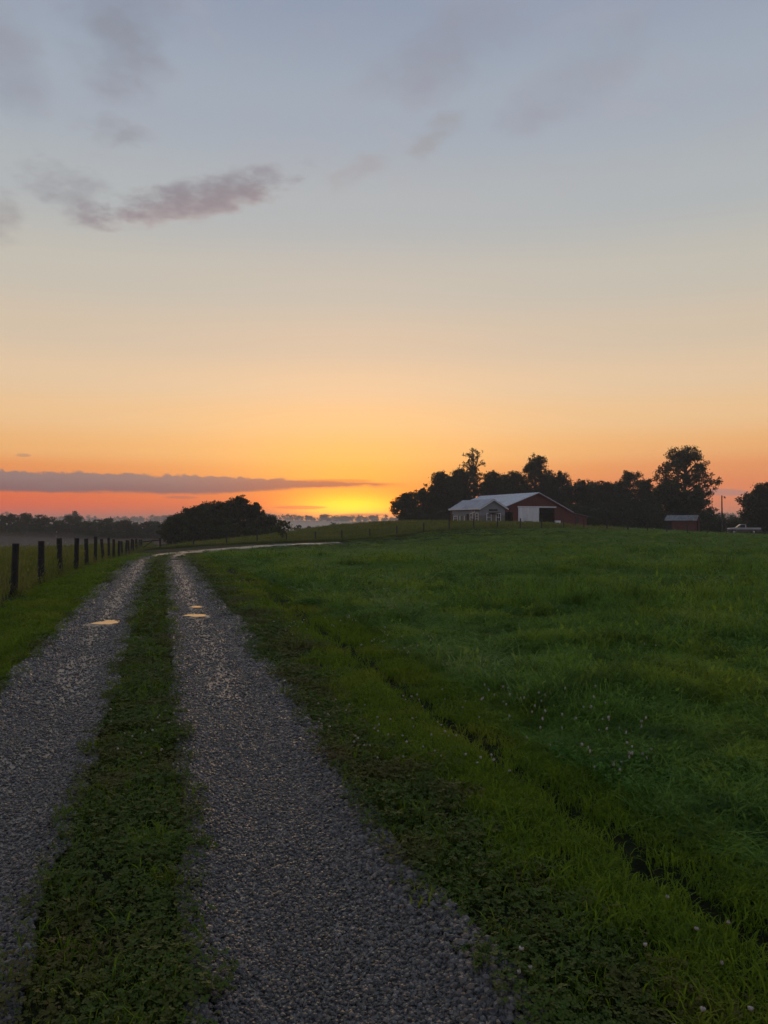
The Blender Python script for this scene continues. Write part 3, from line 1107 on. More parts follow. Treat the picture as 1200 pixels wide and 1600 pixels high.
SX, SY, SZ, SS = [], [], [], []
for side in (1, -1):
    n = 520000
    ly = 6.0 + 62 * RNG.random(n) ** 2.0
    dd = np.maximum(ly - 8.0, 0.5)
    keep = RNG.random(n) < np.clip((4.0 / np.maximum(dd, 1.0)) ** 1.05, 0, 1)
    ly = ly[keep]
    inn, out = track_edge(ly, side)
    t = RNG.random(len(ly))
    w = -inn - 0.05 + (inn + out + 0.14) * t
    off = side * (TRACK + w)
    cx, cy = np.interp(ly, _L, ROAD[:, 0]), np.interp(ly, _L, ROAD[:, 1])
    xs = cx + np.interp(ly, _L, _N[:, 0]) * off
    ys = cy + np.interp(ly, _L, _N[:, 1]) * off
    edge = sstep(w, out - 0.28, out) + 0.5 * sstep(-w, inn - 0.1, inn)
    size = (0.0045 + 0.0085 * RNG.random(len(ly)) ** 2.6) * (1 + 0.95 * edge * RNG.random(len(ly))) * np.clip(np.hypot(xs, ys) / 5.0, 1, 2.2) ** 0.75
    # worn wheel paths are finer, with bare packed patches
    bare = vnoise(xs / 0.5, ys / 0.8, 91) + 0.6 * vnoise(xs / 0.16, ys / 0.25, 92)
    kp = RNG.random(len(ly)) < np.clip(0.98 - 0.22 * bare - 0.74 * np.exp(-(w / 0.25) ** 2) * sstep(np.hypot(xs, ys), 4.0, 9) + edge, 0.26, 1)
    uu = (w + inn) / (inn + out)
    dep = np.where((uu > 0) & (uu < 1), 0.03 * sstep(np.minimum(uu, 1 - uu), 0.0, 0.3), -0.004)
    SX.append(xs[kp]); SY.append(ys[kp]); SS.append(size[kp]); SZ.append(dep[kp])
SX, SY, SS, SZ = np.concatenate(SX), np.concatenate(SY), np.concatenate(SS), np.concatenate(SZ)
wet = np.zeros(len(SX), bool)
for (x_, y_, m_, rx, ry, k) in PUD:
    vx, vy = SX - x_, SY - y_
    a = vx * _N[k, 0] + vy * _N[k, 1]
    b = vx * _T[k, 0] + vy * _T[k, 1]
    wet |= (a / rx) ** 2 + (b / ry) ** 2 < 0.35 + 0.5 * RNG.random(len(SX))
vis = ~wet & (SY > 0.6)
SX, SY, SS, SZ = SX[vis], SY[vis], SS[vis], SZ[vis]
s_, l_ = road_coords(SX, SY)
e_ = np.minimum(1, np.abs(np.abs(s_) - TRACK) / 0.5)
SZ = base_height(SX, SY) - SZ + 0.008 + SS * 0.15
scatter('gravel_stones', [stone(rg) for _ in range(9)], np.c_[SX, SY, SZ], np.c_[RNG.normal(0, 0.5, len(SX)), RNG.normal(0, 0.5, len(SX)), RNG.random(len(SX)) * 6.28],
        np.c_[SS, SS, SS], rg.integers(0, 9, len(SX)), 'loose grey gravel stones strewn over the wheel tracks')


# ------------------------------------------------------------------ fences
def post_mb(h, r, rng, n=9, lean=0.03):
    """round cut post, slightly tapered and leaning, flat sawn top"""
    lx, ly = rng.gauss(0, lean), rng.gauss(0, lean)
    mb = MB()
    zs = [-0.35, 0.0, h * 0.33, h * 0.66, h - 0.012, h]
    mb.tube([(lx * z, ly * z, z) for z in zs], [r * 1.08, r * 1.05, r * (1 + rng.gauss(0, .02)), r * 0.97, r * 0.95, r * 0.88], n)
    return mb


rr = random.Random(3)
fence = empty('roadside_fence', (POSTS[0][0], POSTS[0][1], hz(*POSTS[0])))
tag(fence, 'line of dark round wooden posts left of the gravel lane', 'fence')
fx, fy0, fz0 = fence.location
for i, (a, b) in enumerate(POSTS):
    p = post_mb(1.12 + rr.gauss(0, 0.04), 0.068 + rr.random() * 0.018, rr, 9, 0.045).build('post', M['post'], fence, smooth=False)
    p.location = (a - fx, b - fy0, hz(a, b) - fz0)
for hw in (0.35, 0.65, 0.98):
    mb = MB()
    pts = []
    for i, (a, b) in enumerate(POSTS):
        pts.append((a - fx, b - fy0, hz(a, b) - fz0 + hw))
    mb.tube(pts, [0.0022] * len(pts), 4)
    mb.build('wire', M['wire'], fence)

# gate in the corner of the two fences: post, top rail and sagging lower rail
gp = (-24.5, 84.2)
ga = POSTS[-1]
gate = empty('field_gate', (gp[0], gp[1], hz(*gp)))
tag(gate, 'dark wooden gate rail and post at the far end of the roadside fence', 'gate')
post_mb(1.22, 0.11, rr).build('post', M['post'], gate)
dz = hz(*ga) - hz(*gp)
v = Vector((ga[0] - gp[0], ga[1] - gp[1], dz))
mb = MB()
mb.tube([(0.1, -0.08, 1.02), (v.x * 0.5, v.y * 0.5 - 0.1, v.z * 0.5 + 0.97), (v.x, v.y - 0.12, v.z + 0.93)], [0.055, 0.06, 0.065], 8)
mb.build('rail', M['post'], gate)
mb = MB()
mb.tube([(v.x * 0.98, v.y - 0.13, v.z + 0.25), (v.x * 0.45, v.y * 0.45 - 0.13, v.z * 0.5 + 0.9)], [0.045, 0.045], 8)
mb.build('brace', M['post'], gate)

CF = [(303, 85.0), (354, 85.3), (402, 86), (448, 86.5), (493, 87), (534, 87.3), (578, 87.8), (620, 88), (662, 88.4), (702, 89), (740.6, 89.3), (777, 89.7), (813, 90),
      (846, 90.2), (881, 90.4), (912.7, 90.6), (948, 91.2), (981, 91.8), (1012, 92.5), (1042, 93.5), (1074, 95), (1106, 96.5), (1135, 98)]
CP = [((a - 600) / 1200 * b, b) for a, b in CF]
cf = empty('far_fence', (CP[0][0], CP[0][1], hz(*CP[0])))
tag(cf, 'far fence of thin posts running up the rise towards the barn', 'fence')
for i, (a, b) in enumerate(CP):
    p = post_mb(1.14 + rr.gauss(0, 0.06), 0.075 + rr.random() * 0.02, rr, 7, 0.04).build('post', M['post_grey'], cf)
    p.location = (a - cf.location.x, b - cf.location.y, hz(a, b) - cf.location.z)
for hw in (0.4, 0.95):
    mb = MB()
    pts = [(a - cf.location.x, b - cf.location.y, hz(a, b) - cf.location.z + hw) for a, b in CP]
    mb.tube(pts, [0.003] * len(pts), 4)
    mb.build('wire', M['wire'], cf)


# ------------------------------------------------------------------ trees
def leaf_cloud(centres, radii, per, size, rng, shell=0.55, flat=0.85):
    """leaf-sized faces spread through lobes; more of them towards each lobe's outside"""
    P = []
    for c, r in zip(centres, radii):
        k = max(6, int(per * r * r))
        d = rng.normal(size=(k, 3))
        d /= np.linalg.norm(d, axis=1)[:, None]
        q = shell + (1 - shell) * rng.random(k) ** 0.6
        q *= 1 + 0.26 * rng.normal(size=k)
        P.append(np.array(c) + d * (q * r)[:, None] * np.array([1, 1, flat]))
    P = np.concatenate(P)
    n = len(P)
    a = rng.normal(size=(n, 3))
    a /= np.linalg.norm(a, axis=1)[:, None]
    b = rng.normal(size=(n, 3))
    b -= (a * b).sum(1)[:, None] * a
    b /= np.linalg.norm(b, axis=1)[:, None]
    L = size * (0.6 + 0.9 * rng.random(n))[:, None]
    W = L * (0.55 + 0.25 * rng.random(n))[:, None]
    nrm = np.cross(a, b)
    V = np.stack([P - a * L * 0.5, P + b * W * 0.5 + nrm * W * 0.15, P + a * L * 0.5, P - b * W * 0.5 + nrm * W * 0.15], 1).reshape(-1, 3)
    return V, np.arange(n * 4).reshape(-1, 4)


def make_tree(name, loc, H, W, seed, label, group=None, dens=1.0, leaf=0.27, low=0.12, nlobe=26, airy=False, mat='tree_leaf', trunk_f=0.028, lobe_r=(0.13, 0.24), rz=0.0, wide_at=0.5):
    """tapered trunk forks into limbs; each limb ends in lobes of leaves; crown is W wide, from low*H to H"""
    rng = np.random.default_rng(seed)
    root = empty(name, loc, rz)
    cents, rads = [], []
    limbs = []
    tr = H * trunk_f
    top = Vector((rng.normal() * 0.03 * W, rng.normal() * 0.03 * W, H * 0.82))
    for i in range(nlobe):
        f = low + (0.97 - low) * ((i + 0.5) / nlobe)
        prof = max(0.22, math.sin(math.pi * min(1, max(0.03, (f - low) / (1.04 - low))) ** (0.69 / max(0.2, -math.log(max(wide_at, 0.05))) if wide_at != 0.5 else 1.0)))
        ang = i * 2.39996 + rng.normal() * 0.4
        lr = W * (lobe_r[0] + (lobe_r[1] - lobe_r[0]) * rng.random()) * (0.75 + 0.35 * prof)
        rad = max(0.0, W * 0.5 * prof - lr * 0.75) * (0.55 + 0.5 * rng.random())
        c = Vector((math.cos(ang) * rad, math.sin(ang) * rad, min(f * H, H - lr * 0.8)))
        cents.append(c)
        rads.append(lr)
        limbs.append((c, lr))
    mb = MB()
    tz = H * 0.75
    mb.tube([(0, 0, -0.4), (0, 0, 0.15 * H), (top.x * 0.4, top.y * 0.4, 0.4 * H), (top.x, top.y, tz)], [tr * 1.35, tr, tr * 0.75, tr * 0.25], 8)
    tk = mb.build('trunk', M['bark'], root, smooth=True)
    mb = MB()
    for (c, lr) in limbs:
        z0 = max(0.12 * H, min(tz * 0.95, c.z - 0.35 * math.hypot(c.x, c.y) - 0.05 * H))
        b0 = Vector((top.x * z0 / tz, top.y * z0 / tz, z0))
        midp = b0.lerp(c, 0.5) + Vector((rng.normal(), rng.normal(), 0.4 * abs(rng.normal()))) * 0.03 * H
        mb.tube([b0, midp, c, c + (c - midp).normalized() * lr * 0.5], [tr * 0.4, tr * 0.26, tr * 0.14, tr * 0.05], 5)
        if airy:
            for _ in range(4):
                e = c + Vector((rng.normal(), rng.normal(), rng.normal() * 0.7)) * lr * 0.6
                mb.tube([midp.lerp(c, 0.7), e], [tr * 0.12, tr * 0.04], 4)
    mb.build('limbs', M['bark'], root, smooth=True)
    # small clumps on every lobe give the uneven outline and the gaps
    C2, R2 = [], []
    for c, lr in zip(cents, rads):
        m = 17 if not airy else 11
        for _ in range(m):
            d = rng.normal(size=3)
            d /= np.linalg.norm(d)
            C2.append(np.array(c) + d * lr * (0.4 + 0.8 * rng.random()) * np.array([1, 1, 0.8]))
            R2.append(lr * (0.2 + 0.28 * rng.random()))
    per = dens * 105.0 * (0.34 / leaf) ** 2
    V, F = leaf_cloud(C2, R2, per * (0.7 if airy else 1.0), leaf, rng, 0.15)
    V[:, 2] = np.maximum(V[:, 2], 0.05)
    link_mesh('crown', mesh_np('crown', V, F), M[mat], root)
    if label:
        tag(root, label, 'tree', group)
    return root


def copy_tree(o, loc, rz, sc, label=None, group=None):
    c = o.copy()
    COL.objects.link(c)
    c.location, c.rotation_euler, c.scale = loc, (0, 0, rz), sc
    if label: c['label'] = label
    if group: c['group'] = group
    for ch in list(o.children):
        d = ch.copy()
        COL.objects.link(d)
        d.parent = c
    return c


def place(pxx, Z):
    a = (pxx - 600) / 1200 * Z
    return (a, Z, hz(a, Z) - 0.05)


def tree_at(name, pxx, top_y, wpx, Z, seed, label, **kw):
    loc = place(pxx, Z)
    H = (815 - top_y) / 1200 * Z + EYE - loc[2]
    return make_tree(name, loc, H, wpx / 1200 * Z, seed, label, **kw)


# wood behind the barn, left to right
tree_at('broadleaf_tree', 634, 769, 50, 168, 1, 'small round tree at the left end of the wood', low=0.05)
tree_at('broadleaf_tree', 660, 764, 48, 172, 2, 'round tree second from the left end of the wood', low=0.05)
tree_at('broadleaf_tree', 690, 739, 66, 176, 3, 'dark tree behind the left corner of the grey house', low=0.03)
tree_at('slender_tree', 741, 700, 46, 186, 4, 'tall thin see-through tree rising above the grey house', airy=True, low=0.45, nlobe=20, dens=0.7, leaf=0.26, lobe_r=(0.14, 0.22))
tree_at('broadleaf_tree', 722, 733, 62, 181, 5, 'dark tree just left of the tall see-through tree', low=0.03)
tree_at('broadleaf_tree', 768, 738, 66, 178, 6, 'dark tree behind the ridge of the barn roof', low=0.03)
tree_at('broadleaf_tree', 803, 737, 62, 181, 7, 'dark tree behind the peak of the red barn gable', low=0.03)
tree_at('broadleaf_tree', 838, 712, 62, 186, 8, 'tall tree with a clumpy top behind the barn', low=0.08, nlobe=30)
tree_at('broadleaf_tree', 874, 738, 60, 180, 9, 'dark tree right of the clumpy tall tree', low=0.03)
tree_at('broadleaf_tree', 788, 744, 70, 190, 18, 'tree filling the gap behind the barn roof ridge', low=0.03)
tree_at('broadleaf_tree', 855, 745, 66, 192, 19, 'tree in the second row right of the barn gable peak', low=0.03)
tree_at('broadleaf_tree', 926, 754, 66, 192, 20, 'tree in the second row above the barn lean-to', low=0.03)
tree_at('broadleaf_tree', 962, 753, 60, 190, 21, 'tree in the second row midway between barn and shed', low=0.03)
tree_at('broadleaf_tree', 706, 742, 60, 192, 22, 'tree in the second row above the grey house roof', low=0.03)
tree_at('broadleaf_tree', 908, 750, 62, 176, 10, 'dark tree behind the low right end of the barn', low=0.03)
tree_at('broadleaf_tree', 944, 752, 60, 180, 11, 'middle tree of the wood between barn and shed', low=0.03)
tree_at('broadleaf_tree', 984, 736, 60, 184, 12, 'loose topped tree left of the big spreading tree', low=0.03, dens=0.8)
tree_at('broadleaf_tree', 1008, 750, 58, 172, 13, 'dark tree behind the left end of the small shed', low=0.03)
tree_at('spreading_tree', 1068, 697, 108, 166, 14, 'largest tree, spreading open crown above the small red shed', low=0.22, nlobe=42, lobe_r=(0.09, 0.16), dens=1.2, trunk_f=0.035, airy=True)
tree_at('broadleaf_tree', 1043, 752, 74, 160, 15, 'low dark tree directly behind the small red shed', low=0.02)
bt = tree_at('broadleaf_tree', 1088, 765, 60, 158, 16, 'low dark tree between the shed and the lamp pole', low=0.02)
mb = MB()
mb.tube([((a_ - 1088) / 1200 * 158, 0, (815 - b_) / 1200 * 158 + EYE - bt.location.z) for a_, b_ in ((1094, 784), (1104, 780), (1111, 776), (1116, 772), (1118, 767))],
        [0.09, 0.07, 0.06, 0.045, 0.02], 6)
mb.build('dead_branch', M['bark'], bt, smooth=True)
tree_at('broadleaf_tree', 1196, 757, 82, 150, 17, 'round dark tree at the right edge behind the pickup', low=0.10, nlobe=34)
for i, (a, t, w, Z) in enumerate([(1122, 803, 34, 225), (1146, 806, 36, 230), (1168, 803, 36, 228), (1110, 806, 30, 222)]):
    tree_at('hedge_tree', a, t, w, Z, 30 + i, 'small tree in the low row behind the lamp pole', group='low row of trees behind the lamp pole', low=0.02, nlobe=16)
# dark undergrowth along the foot of the wood
for i, (a, t, w, Z) in enumerate([(650, 795, 60, 163), (700, 796, 60, 166), (900, 792, 70, 163), (935, 790, 60, 160), (965, 790, 60, 160), (1000, 792, 60, 156), (1098, 800, 50, 152), (1028, 792, 40, 152), (1015, 770, 50, 176),
                                  (1120, 812, 44, 158), (1150, 814, 44, 160), (1185, 812, 44, 158)]):
    loc = place(a, Z)
    b = tree_at('undergrowth_bush', a, t, w, Z, 50 + i, None, low=0.0, nlobe=14, trunk_f=0.02)
    tag(b, 'dark bush along the foot of the wood', 'bush', 'bushes along the foot of the wood')

# round clump left of the pasture
CL = [(330, 787, 96, 140, 'broad tree at the back of the round clump'), (280, 804, 62, 133, 'left tree of the round clump beyond the lane bend'), (308, 793, 66, 136, 'tree left of centre in the round clump beyond the bend'),
      (343, 785, 66, 134, 'middle tree of the round clump beyond the bend'), (374, 774, 54, 137, 'tallest tree of the round clump beyond the bend'),
      (398, 786, 44, 139, 'loose tree on the right of the round clump'), (420, 806, 44, 134, 'low tree at the right end of the round clump')]
for i, (a, t, w, Z, lab) in enumerate(CL):
    tree_at('broadleaf_tree', a, t, w, Z, 70 + i, lab, low=0.0, leaf=0.3, dens=1.1)
for i, (a, t, w, Z, lab) in enumerate([(264, 815, 26, 118, 'small bush at the left foot of the round clump'), (300, 818, 40, 120, 'wide low bush before the left of the round clump'),
                                       (338, 822, 46, 122, 'wide low bush before the middle of the round clump'), (366, 818, 36, 128, 'bush under the tallest tree of the round clump'),
                                       (392, 823, 44, 124, 'low bush before the right of the round clump'), (414, 826, 30, 127, 'low bush at the right foot of the round clump')]):
    b = tree_at('low_bush', a, t, w, Z, 90 + i, None, low=0.0, nlobe=12, leaf=0.24)
    tag(b, lab, 'bush')
t = tree_at('leaning_sapling', 440, 813, 36, 93, 99, 'small leafy sapling leaning beside the far fence posts', low=0.3, nlobe=12, leaf=0.17, mat='tree_leaf_light', dens=0.9, airy=True, lobe_r=(0.13, 0.2))
t.rotation_euler = (0, 0.16, 0.4)

# hazy wood across the hay field on the left
base = [make_tree('hazy_tree', (0, -500, 0), 12.0, 11.0, 120 + k, 'x', low=0.02, nlobe=20, leaf=0.5, dens=0.9) for k in range(4)]
WOOD = [(-40, 803, 230), (-12, 806, 236), (14, 804, 250), (40, 803, 262), (66, 806, 250), (92, 812, 240), (112, 806, 268), (132, 815, 245), (150, 813, 258),
        (166, 809, 250), (182, 815, 262), (196, 813, 250), (212, 817, 262), (228, 814, 255), (244, 815, 262), (260, 817, 255), (60, 822, 222), (24, 824, 215), (-8, 822, 212), (140, 826, 232), (180, 828, 236)]
for i, (a, ty, Z) in enumerate(WOOD):
    loc = place(a, Z)
    H = (815 - ty) / 1200 * Z + EYE - loc[2]
    k = H / 12.0
    sc = (k * (1.0 + 0.25 * random.random()), k * (1.0 + 0.25 * random.random()), k)
    if i < 4:
        o = base[i]
        o.location, o.rotation_euler, o.scale = loc, (0, 0, random.random() * 6), sc
    else:
        o = copy_tree(base[i % 4], loc, random.random() * 6, sc)
    tag(o, 'misty dark tree in the wood across the hay field', 'tree', 'trees of the misty wood on the left')
# the domed tree that stands out on the ridge
loc = place(118, 470)
make_tree('ridge_tree', loc, (815 - 797) / 1200 * 470 + EYE - loc[2], 9.0, 150, 'lone domed tree on the ridge above the misty wood', low=0.05, nlobe=22, leaf=0.6)
# trees standing in the valley mist below the glow
for i, (a, ty, Z, w) in enumerate([(520, 816, 330, 26), (534, 818, 326, 18), (466, 820, 300, 22), (482, 822, 305, 20), (494, 824, 298, 14)]):
    tree_at('valley_tree', a, ty, w, Z, 160 + i, 'dark tree standing in the valley mist below the glow', group='trees in the valley mist', low=0.02, nlobe=14, leaf=0.5)

# distant woods: one mass on the ridges
rngw = np.random.default_rng(77)
C, RR = [], []


def wood_row(x0, x1, y, n, hmin, hmax, spread=30):
    xs = rngw.uniform(x0, x1, n)
    ys = y + rngw.uniform(-spread, spread, n)
    zs = base_height(xs, ys)
    for a, b, c in zip(xs, ys, zs):
        h = rngw.uniform(hmin, hmax) * (0.8 + 0.3 * float(vnoise(np.array([a / 40]), np.array([b / 40]), 6)[0]))
        for _ in range(5):
            C.append((a + rngw.normal() * h * 0.22, b + rngw.normal() * h * 0.2, c + h * rngw.uniform(0.25, 0.85)))
            RR.append(h * rngw.uniform(0.18, 0.3))


wood_row(-420, -180, 600, 150, 8, 12, 40)
wood_row(-700, 700, 1180, 640, 9, 13, 60)
wood_row(-130, 20, 1000, 36, 7, 11, 30)
wood_row(-1000, 1000, 1500, 260, 10, 16, 90)
V, F = leaf_cloud(C, RR, 6.5, 1.15, rngw, 0.3)
tag(link_mesh('distant_woods', mesh_np('distant_woods', V, F), M['tree_leaf']), 'distant wooded ridges fading into the mist', kind='stuff')

# ------------------------------------------------------------------ farm buildings
M['red_wood'] = surf_mat('faded red barn boards', (0.085, 0.018, 0.015), (0.14, 0.032, 0.025), 3.0, 0.85, 0.5, 0.02, (7, 7, 0.35), 0.0, (0.07, 0.025, 0.02))
M['grey_wood'] = surf_mat('grey clapboard', (0.16, 0.17, 0.185), (0.25, 0.26, 0.275), 3.0, 0.8, 0.4, 0.02, (0.5, 0.5, 9))
M['tan_wood'] = surf_mat('lower wall boards', (0.12, 0.105, 0.085), (0.2, 0.18, 0.15), 3.0, 0.85, 0.4, 0.02, (6, 6, 0.5))
M['roof_metal'] = surf_mat('pale roof sheet', (0.42, 0.45, 0.5), (0.55, 0.58, 0.63), 0.9, 0.42, 0.15, 0.01, (1, 1, 1), 0.25, (0.34, 0.34, 0.36))
M['roof_grey'] = surf_mat('grey roof sheet', (0.3, 0.32, 0.36), (0.4, 0.42, 0.46), 0.9, 0.5, 0.15, 0.01, None, 0.2, (0.24, 0.24, 0.26))
M['roof_rust'] = surf_mat('patched shed roof', (0.07, 0.075, 0.08), (0.2, 0.2, 0.2), 1.4, 0.5, 0.3, 0.01, (3, 0.5, 1), 0.3, (0.16, 0.1, 0.07))
M['white_paint'] = surf_mat('white paint', (0.6, 0.62, 0.64), (0.74, 0.75, 0.76), 1.2, 0.6, 0.15, 0.01, (2, 2, 0.4), 0.0, (0.52, 0.53, 0.54))
M['glass'] = surf_mat('window glass', (0.015, 0.017, 0.02), (0.03, 0.032, 0.036), 2, 0.12, 0.02, 0.01)
M['dark'] = surf_mat('dark stained wood', (0.018, 0.014, 0.012), (0.04, 0.03, 0.025), 3, 0.9, 0.3, 0.01)
M['dirt'] = surf_mat('bare dirt', (0.12, 0.07, 0.045), (0.17, 0.1, 0.065), 4, 0.95, 0.6, 0.04)
TH = R(22)


def gable_roof(parent, name, mat, L0, L1, pts, thick=0.12, seam=0.9):
    """pts: eave - ridge - (kink) - eave in local x,z; sheet roof from y=L0 to L1 with raised seams"""
    up = [(a, b) for a, b in pts]
    dn = [(a, b - thick) for a, b in reversed(pts)]
    mb = MB()
    for i in range(len(pts) - 1):
        (a, b), (c, d) = pts[i], pts[i + 1]
        mb.prism([(a, b), (c, d), (c, d - thick), (a, b - thick)], 'y', L0, L1)
    rf = mb.build(name, mat, parent)
    mb = MB()
    y = L0 + seam * 0.5
    while y < L1 - 0.1:
        for i in range(len(pts) - 1):
            (a, b), (c, d) = pts[i], pts[i + 1]
            mb.prism([(a, b + 0.003), (c, d + 0.003), (c, d + 0.045), (a, b + 0.045)], 'y', y - 0.03, y + 0.03)
        y += seam
    sm = mb.build('seams', mat, rf)
    return rf


# --- red barn
BX, BY = 21.6, 138.0
bz = hz(BX + 5, BY + 4)
barn = empty('red_barn', (BX, BY, bz), TH)
tag(barn, 'long red barn with pale metal roof and white sliding door', 'barn')
Lb = 21.0
AP, KX = 7.1, 14.6
w = 0.16
mb = MB()
zt = -0.8
head = 2.98
sl = lambda x: 3.05 + (5.6 - 3.05) * x / AP if x <= AP else (5.6 + (2.15 - 5.6) * (x - AP) / (KX - AP) if x <= KX else 2.15 + (1.45 - 2.15) * (x - KX) / (18.2 - KX))
mb.prism([(0, zt), (0.2, zt), (0.2, head), (0, head)], 'y', 0, w)
mb.prism([(0.2, 2.15), (1.8, 2.15), (1.8, head), (0.2, head)], 'y', 0, w)
mb.prism([(1.8, zt), (7.3, zt), (7.3, head), (1.8, head)], 'y', 0, w)
mb.prism([(10.65, zt), (KX, zt), (KX, sl(KX) - 0.1), (AP + (5.6 - head) / (5.6 - 2.15) * (KX - AP) - 0.05, head), (10.65, head)], 'y', 0, w)
mb.prism([(0, head), (AP + (5.6 - head) / (5.6 - 2.15) * (KX - AP) - 0.05, head), (AP, 5.5)], 'y', 0, w)
mb.build('gable_wall', M['red_wood'], barn)
mb = MB()
mb.box(0, w, w, Lb, zt, 2.95)
mb.box(KX - w, KX, w, Lb, zt, 2.0)
mb.prism([(0, zt), (KX, zt), (KX, sl(KX) - 0.1), (AP, 5.5), (0, 2.95)], 'y', Lb, Lb + w)
mb.build('side_wall', M['red_wood'], barn)
gable_roof(barn, 'roof', M['roof_metal'], -0.45, Lb + 0.45, [(-0.4, 3.0), (AP, 5.78), (KX + 0.05, 2.2)])
lt = MB()
lt.prism([(KX + 0.003, zt), (18.2, zt), (18.2, 1.42), (KX + 0.003, 2.05)], 'y', 0.35, 0.35 + w)
lt.box(18.2 - w, 18.2, 0.35 + w, 12, zt, 1.4)
lean = lt.build('lean_to_wall', M['red_wood'], barn)
mb = MB()
mb.prism([(KX + 0.06, 2.18), (18.6, 1.42), (18.6, 1.32), (KX + 0.06, 2.08)], 'y', 0.05, 12.3)
mb.build('lean_to_roof', M['roof_rust'], barn)
MB().box(15.6, 16.3, 0.29, 0.345, zt, 1.35).build('small_door', M['dark'], barn)
dr = MB().box(2.85, 7.25, -0.16, -0.09, -0.1, 2.93).build('sliding_door', M['white_paint'], barn)
mb = MB()
for xx_ in (2.9, 4.3, 5.75, 7.1):
    mb.box(xx_, xx_ + 0.1, -0.19, -0.162, -0.08, 2.9)
mb.build('batten', M['white_paint'], dr)
MB().box(2.75, 11.0, -0.17, -0.06, 2.97, 3.2).build('door_track', M['white_paint'], barn)
for a in (7.25, 10.68):
    MB().box(a, a + 0.14, -0.05, -0.003, zt, 2.96).build('door_jamb', M['dark'], barn)
mb = MB()
for a in (3.5, 10.6):
    for b in (4.5, 9, 13.5):
        mb.box(a, a + 0.18, b, b + 0.18, zt, 3.6)
mb.build('inside_post', M['dark'], barn)
mb = MB()
mb.prism([(-0.42, 2.86), (AP, 5.64), (AP, 5.5), (-0.42, 2.72)], 'y', -0.48, -0.452)
mb.prism([(AP, 5.64), (KX + 0.05, 2.06), (KX + 0.05, 1.92), (AP, 5.5)], 'y', -0.48, -0.452)
mb.build('barge_board', M['red_wood'], barn)

# --- grey house in front of the barn
HX, HY = 16.9, 134.0
hzv = hz(HX, HY + 3) - 0.05
house = empty('grey_house', (HX, HY, hzv), TH)
tag(house, 'small grey clapboard house with white windows in front of the barn', 'house')
Lh, Wh, We, Wa = 11.0, 4.85, 2.9, 4.2
mb = MB()
mb.prism([(0, 1.45), (Wh, 1.45), (Wh, We), (Wh / 2, Wa), (0, We)], 'y', 0, Lh)
mb.build('wall', M['grey_wood'], house)
mb = MB()
mb.box(0.02, Wh - 0.02, 0.02, Lh - 0.02, -0.8, 1.448)
mb.build('lower_wall', M['tan_wood'], house)
gable_roof(house, 'roof', M['roof_grey'], -0.4, Lh + 0.4, [(-0.5, We - 0.2), (Wh / 2, Wa + 0.16), (Wh + 0.5, We - 0.2)], 0.12, 0.75)
mb = MB()
mb.prism([(-0.5, We - 0.33), (Wh / 2, Wa + 0.03), (Wh / 2, Wa - 0.15), (-0.5, We - 0.51)], 'y', -0.43, -0.402)
mb.prism([(Wh / 2, Wa + 0.03), (Wh + 0.5, We - 0.33), (Wh + 0.5, We - 0.51), (Wh / 2, Wa - 0.15)], 'y', -0.43, -0.402)
mb.box(-0.53, -0.502, -0.43, Lh + 0.4, We - 0.42, We - 0.22)
mb.build('fascia', M['white_paint'], house)


def window(parent, face, a0, a1, z0, z1, bars=(1, 1), name='window'):
    """framed window on the gable (face 'g', runs in x) or on the long side (face 's', runs in y)"""
    def bx(mb, u0, u1, v0, v1, d0, d1):
        if face == 'g':
            mb.box(u0, u1, -d1, -d0, v0, v1)
        else:
            mb.box(-d1, -d0, u0, u1, v0, v1)
        return mb
    p = bx(MB(), a0, a1, z0, z1, 0.003, 0.02).build(name, M['glass'], parent)
    fw = 0.13
    f = MB()
    bx(f, a0 - fw, a0, z0 - fw, z1 + fw, 0.003, 0.06)
    bx(f, a1, a1 + fw, z0 - fw, z1 + fw, 0.003, 0.06)
    bx(f, a0, a1, z1, z1 + fw, 0.003, 0.06)
    bx(f, a0, a1, z0 - fw, z0, 0.003, 0.075)
    f.build('frame', M['white_paint'], p)
    g = MB()
    for i in range(bars[0]):
        c = a0 + (a1 - a0) * (i + 1) / (bars[0] + 1)
        bx(g, c - 0.03, c + 0.03, z0, z1, 0.021, 0.045)
    for i in range(bars[1]):
        c = z0 + (z1 - z0) * (i + 1) / (bars[1] + 1)
        bx(g, a0, a1, c - 0.03, c + 0.03, 0.021, 0.043)
    g.build('glazing_bar', M['white_paint'], p)
    return p


window(house, 'g', 1.25, 1.95, 0.5, 1.75)
window(house, 'g', 3.1, 3.85, 0.5, 1.75)
window(house, 's', 3.0, 3.8, 0.6, 1.75)
window(house, 's', 2.35, 3.0, 2.05, 2.62, (1, 0))
window(house, 's', 8.8, 10.2, 0.45, 1.3, (2, 1))
window(house, 's', 1.0, 1.7, -0.1, 1.8, (0, 3), 'glazed_door')
MB().box(-0.06, -0.003, 4.4, 5.2, -0.6, 1.75).build('door', M['dark'], house)
MB().box(1.5, 3.4, -0.75, -0.003, 1.86, 1.95).build('door_canopy', M['dark'], house)
MB().box(1.6, 3.3, -0.04, -0.003, 2.2, 2.55).build('board', M['dark'], house)
mb = MB()
mb.box(-0.12, -0.003, 5.9, 6.05, -0.6, 1.4)
mb.box(-0.12, -0.003, 7.6, 7.75, -0.6, 1.4)
mb.build('corner_strip', M['white_paint'], house)
# open rail left of the house
lz = place(690, 139)
rail = empty('timber_rail', lz)
tag(rail, 'low open timber rail left of the grey house', 'rail')
for a in (-1.2, 0.4, 1.9):
    MB().box(a, a + 0.12, -0.06, 0.06, -0.5, 1.55).build('post', M['post_grey'], rail)
MB().box(-1.3, 2.2, -0.09, 0.09, 1.552, 1.64).build('bar', M['post_grey'], rail)

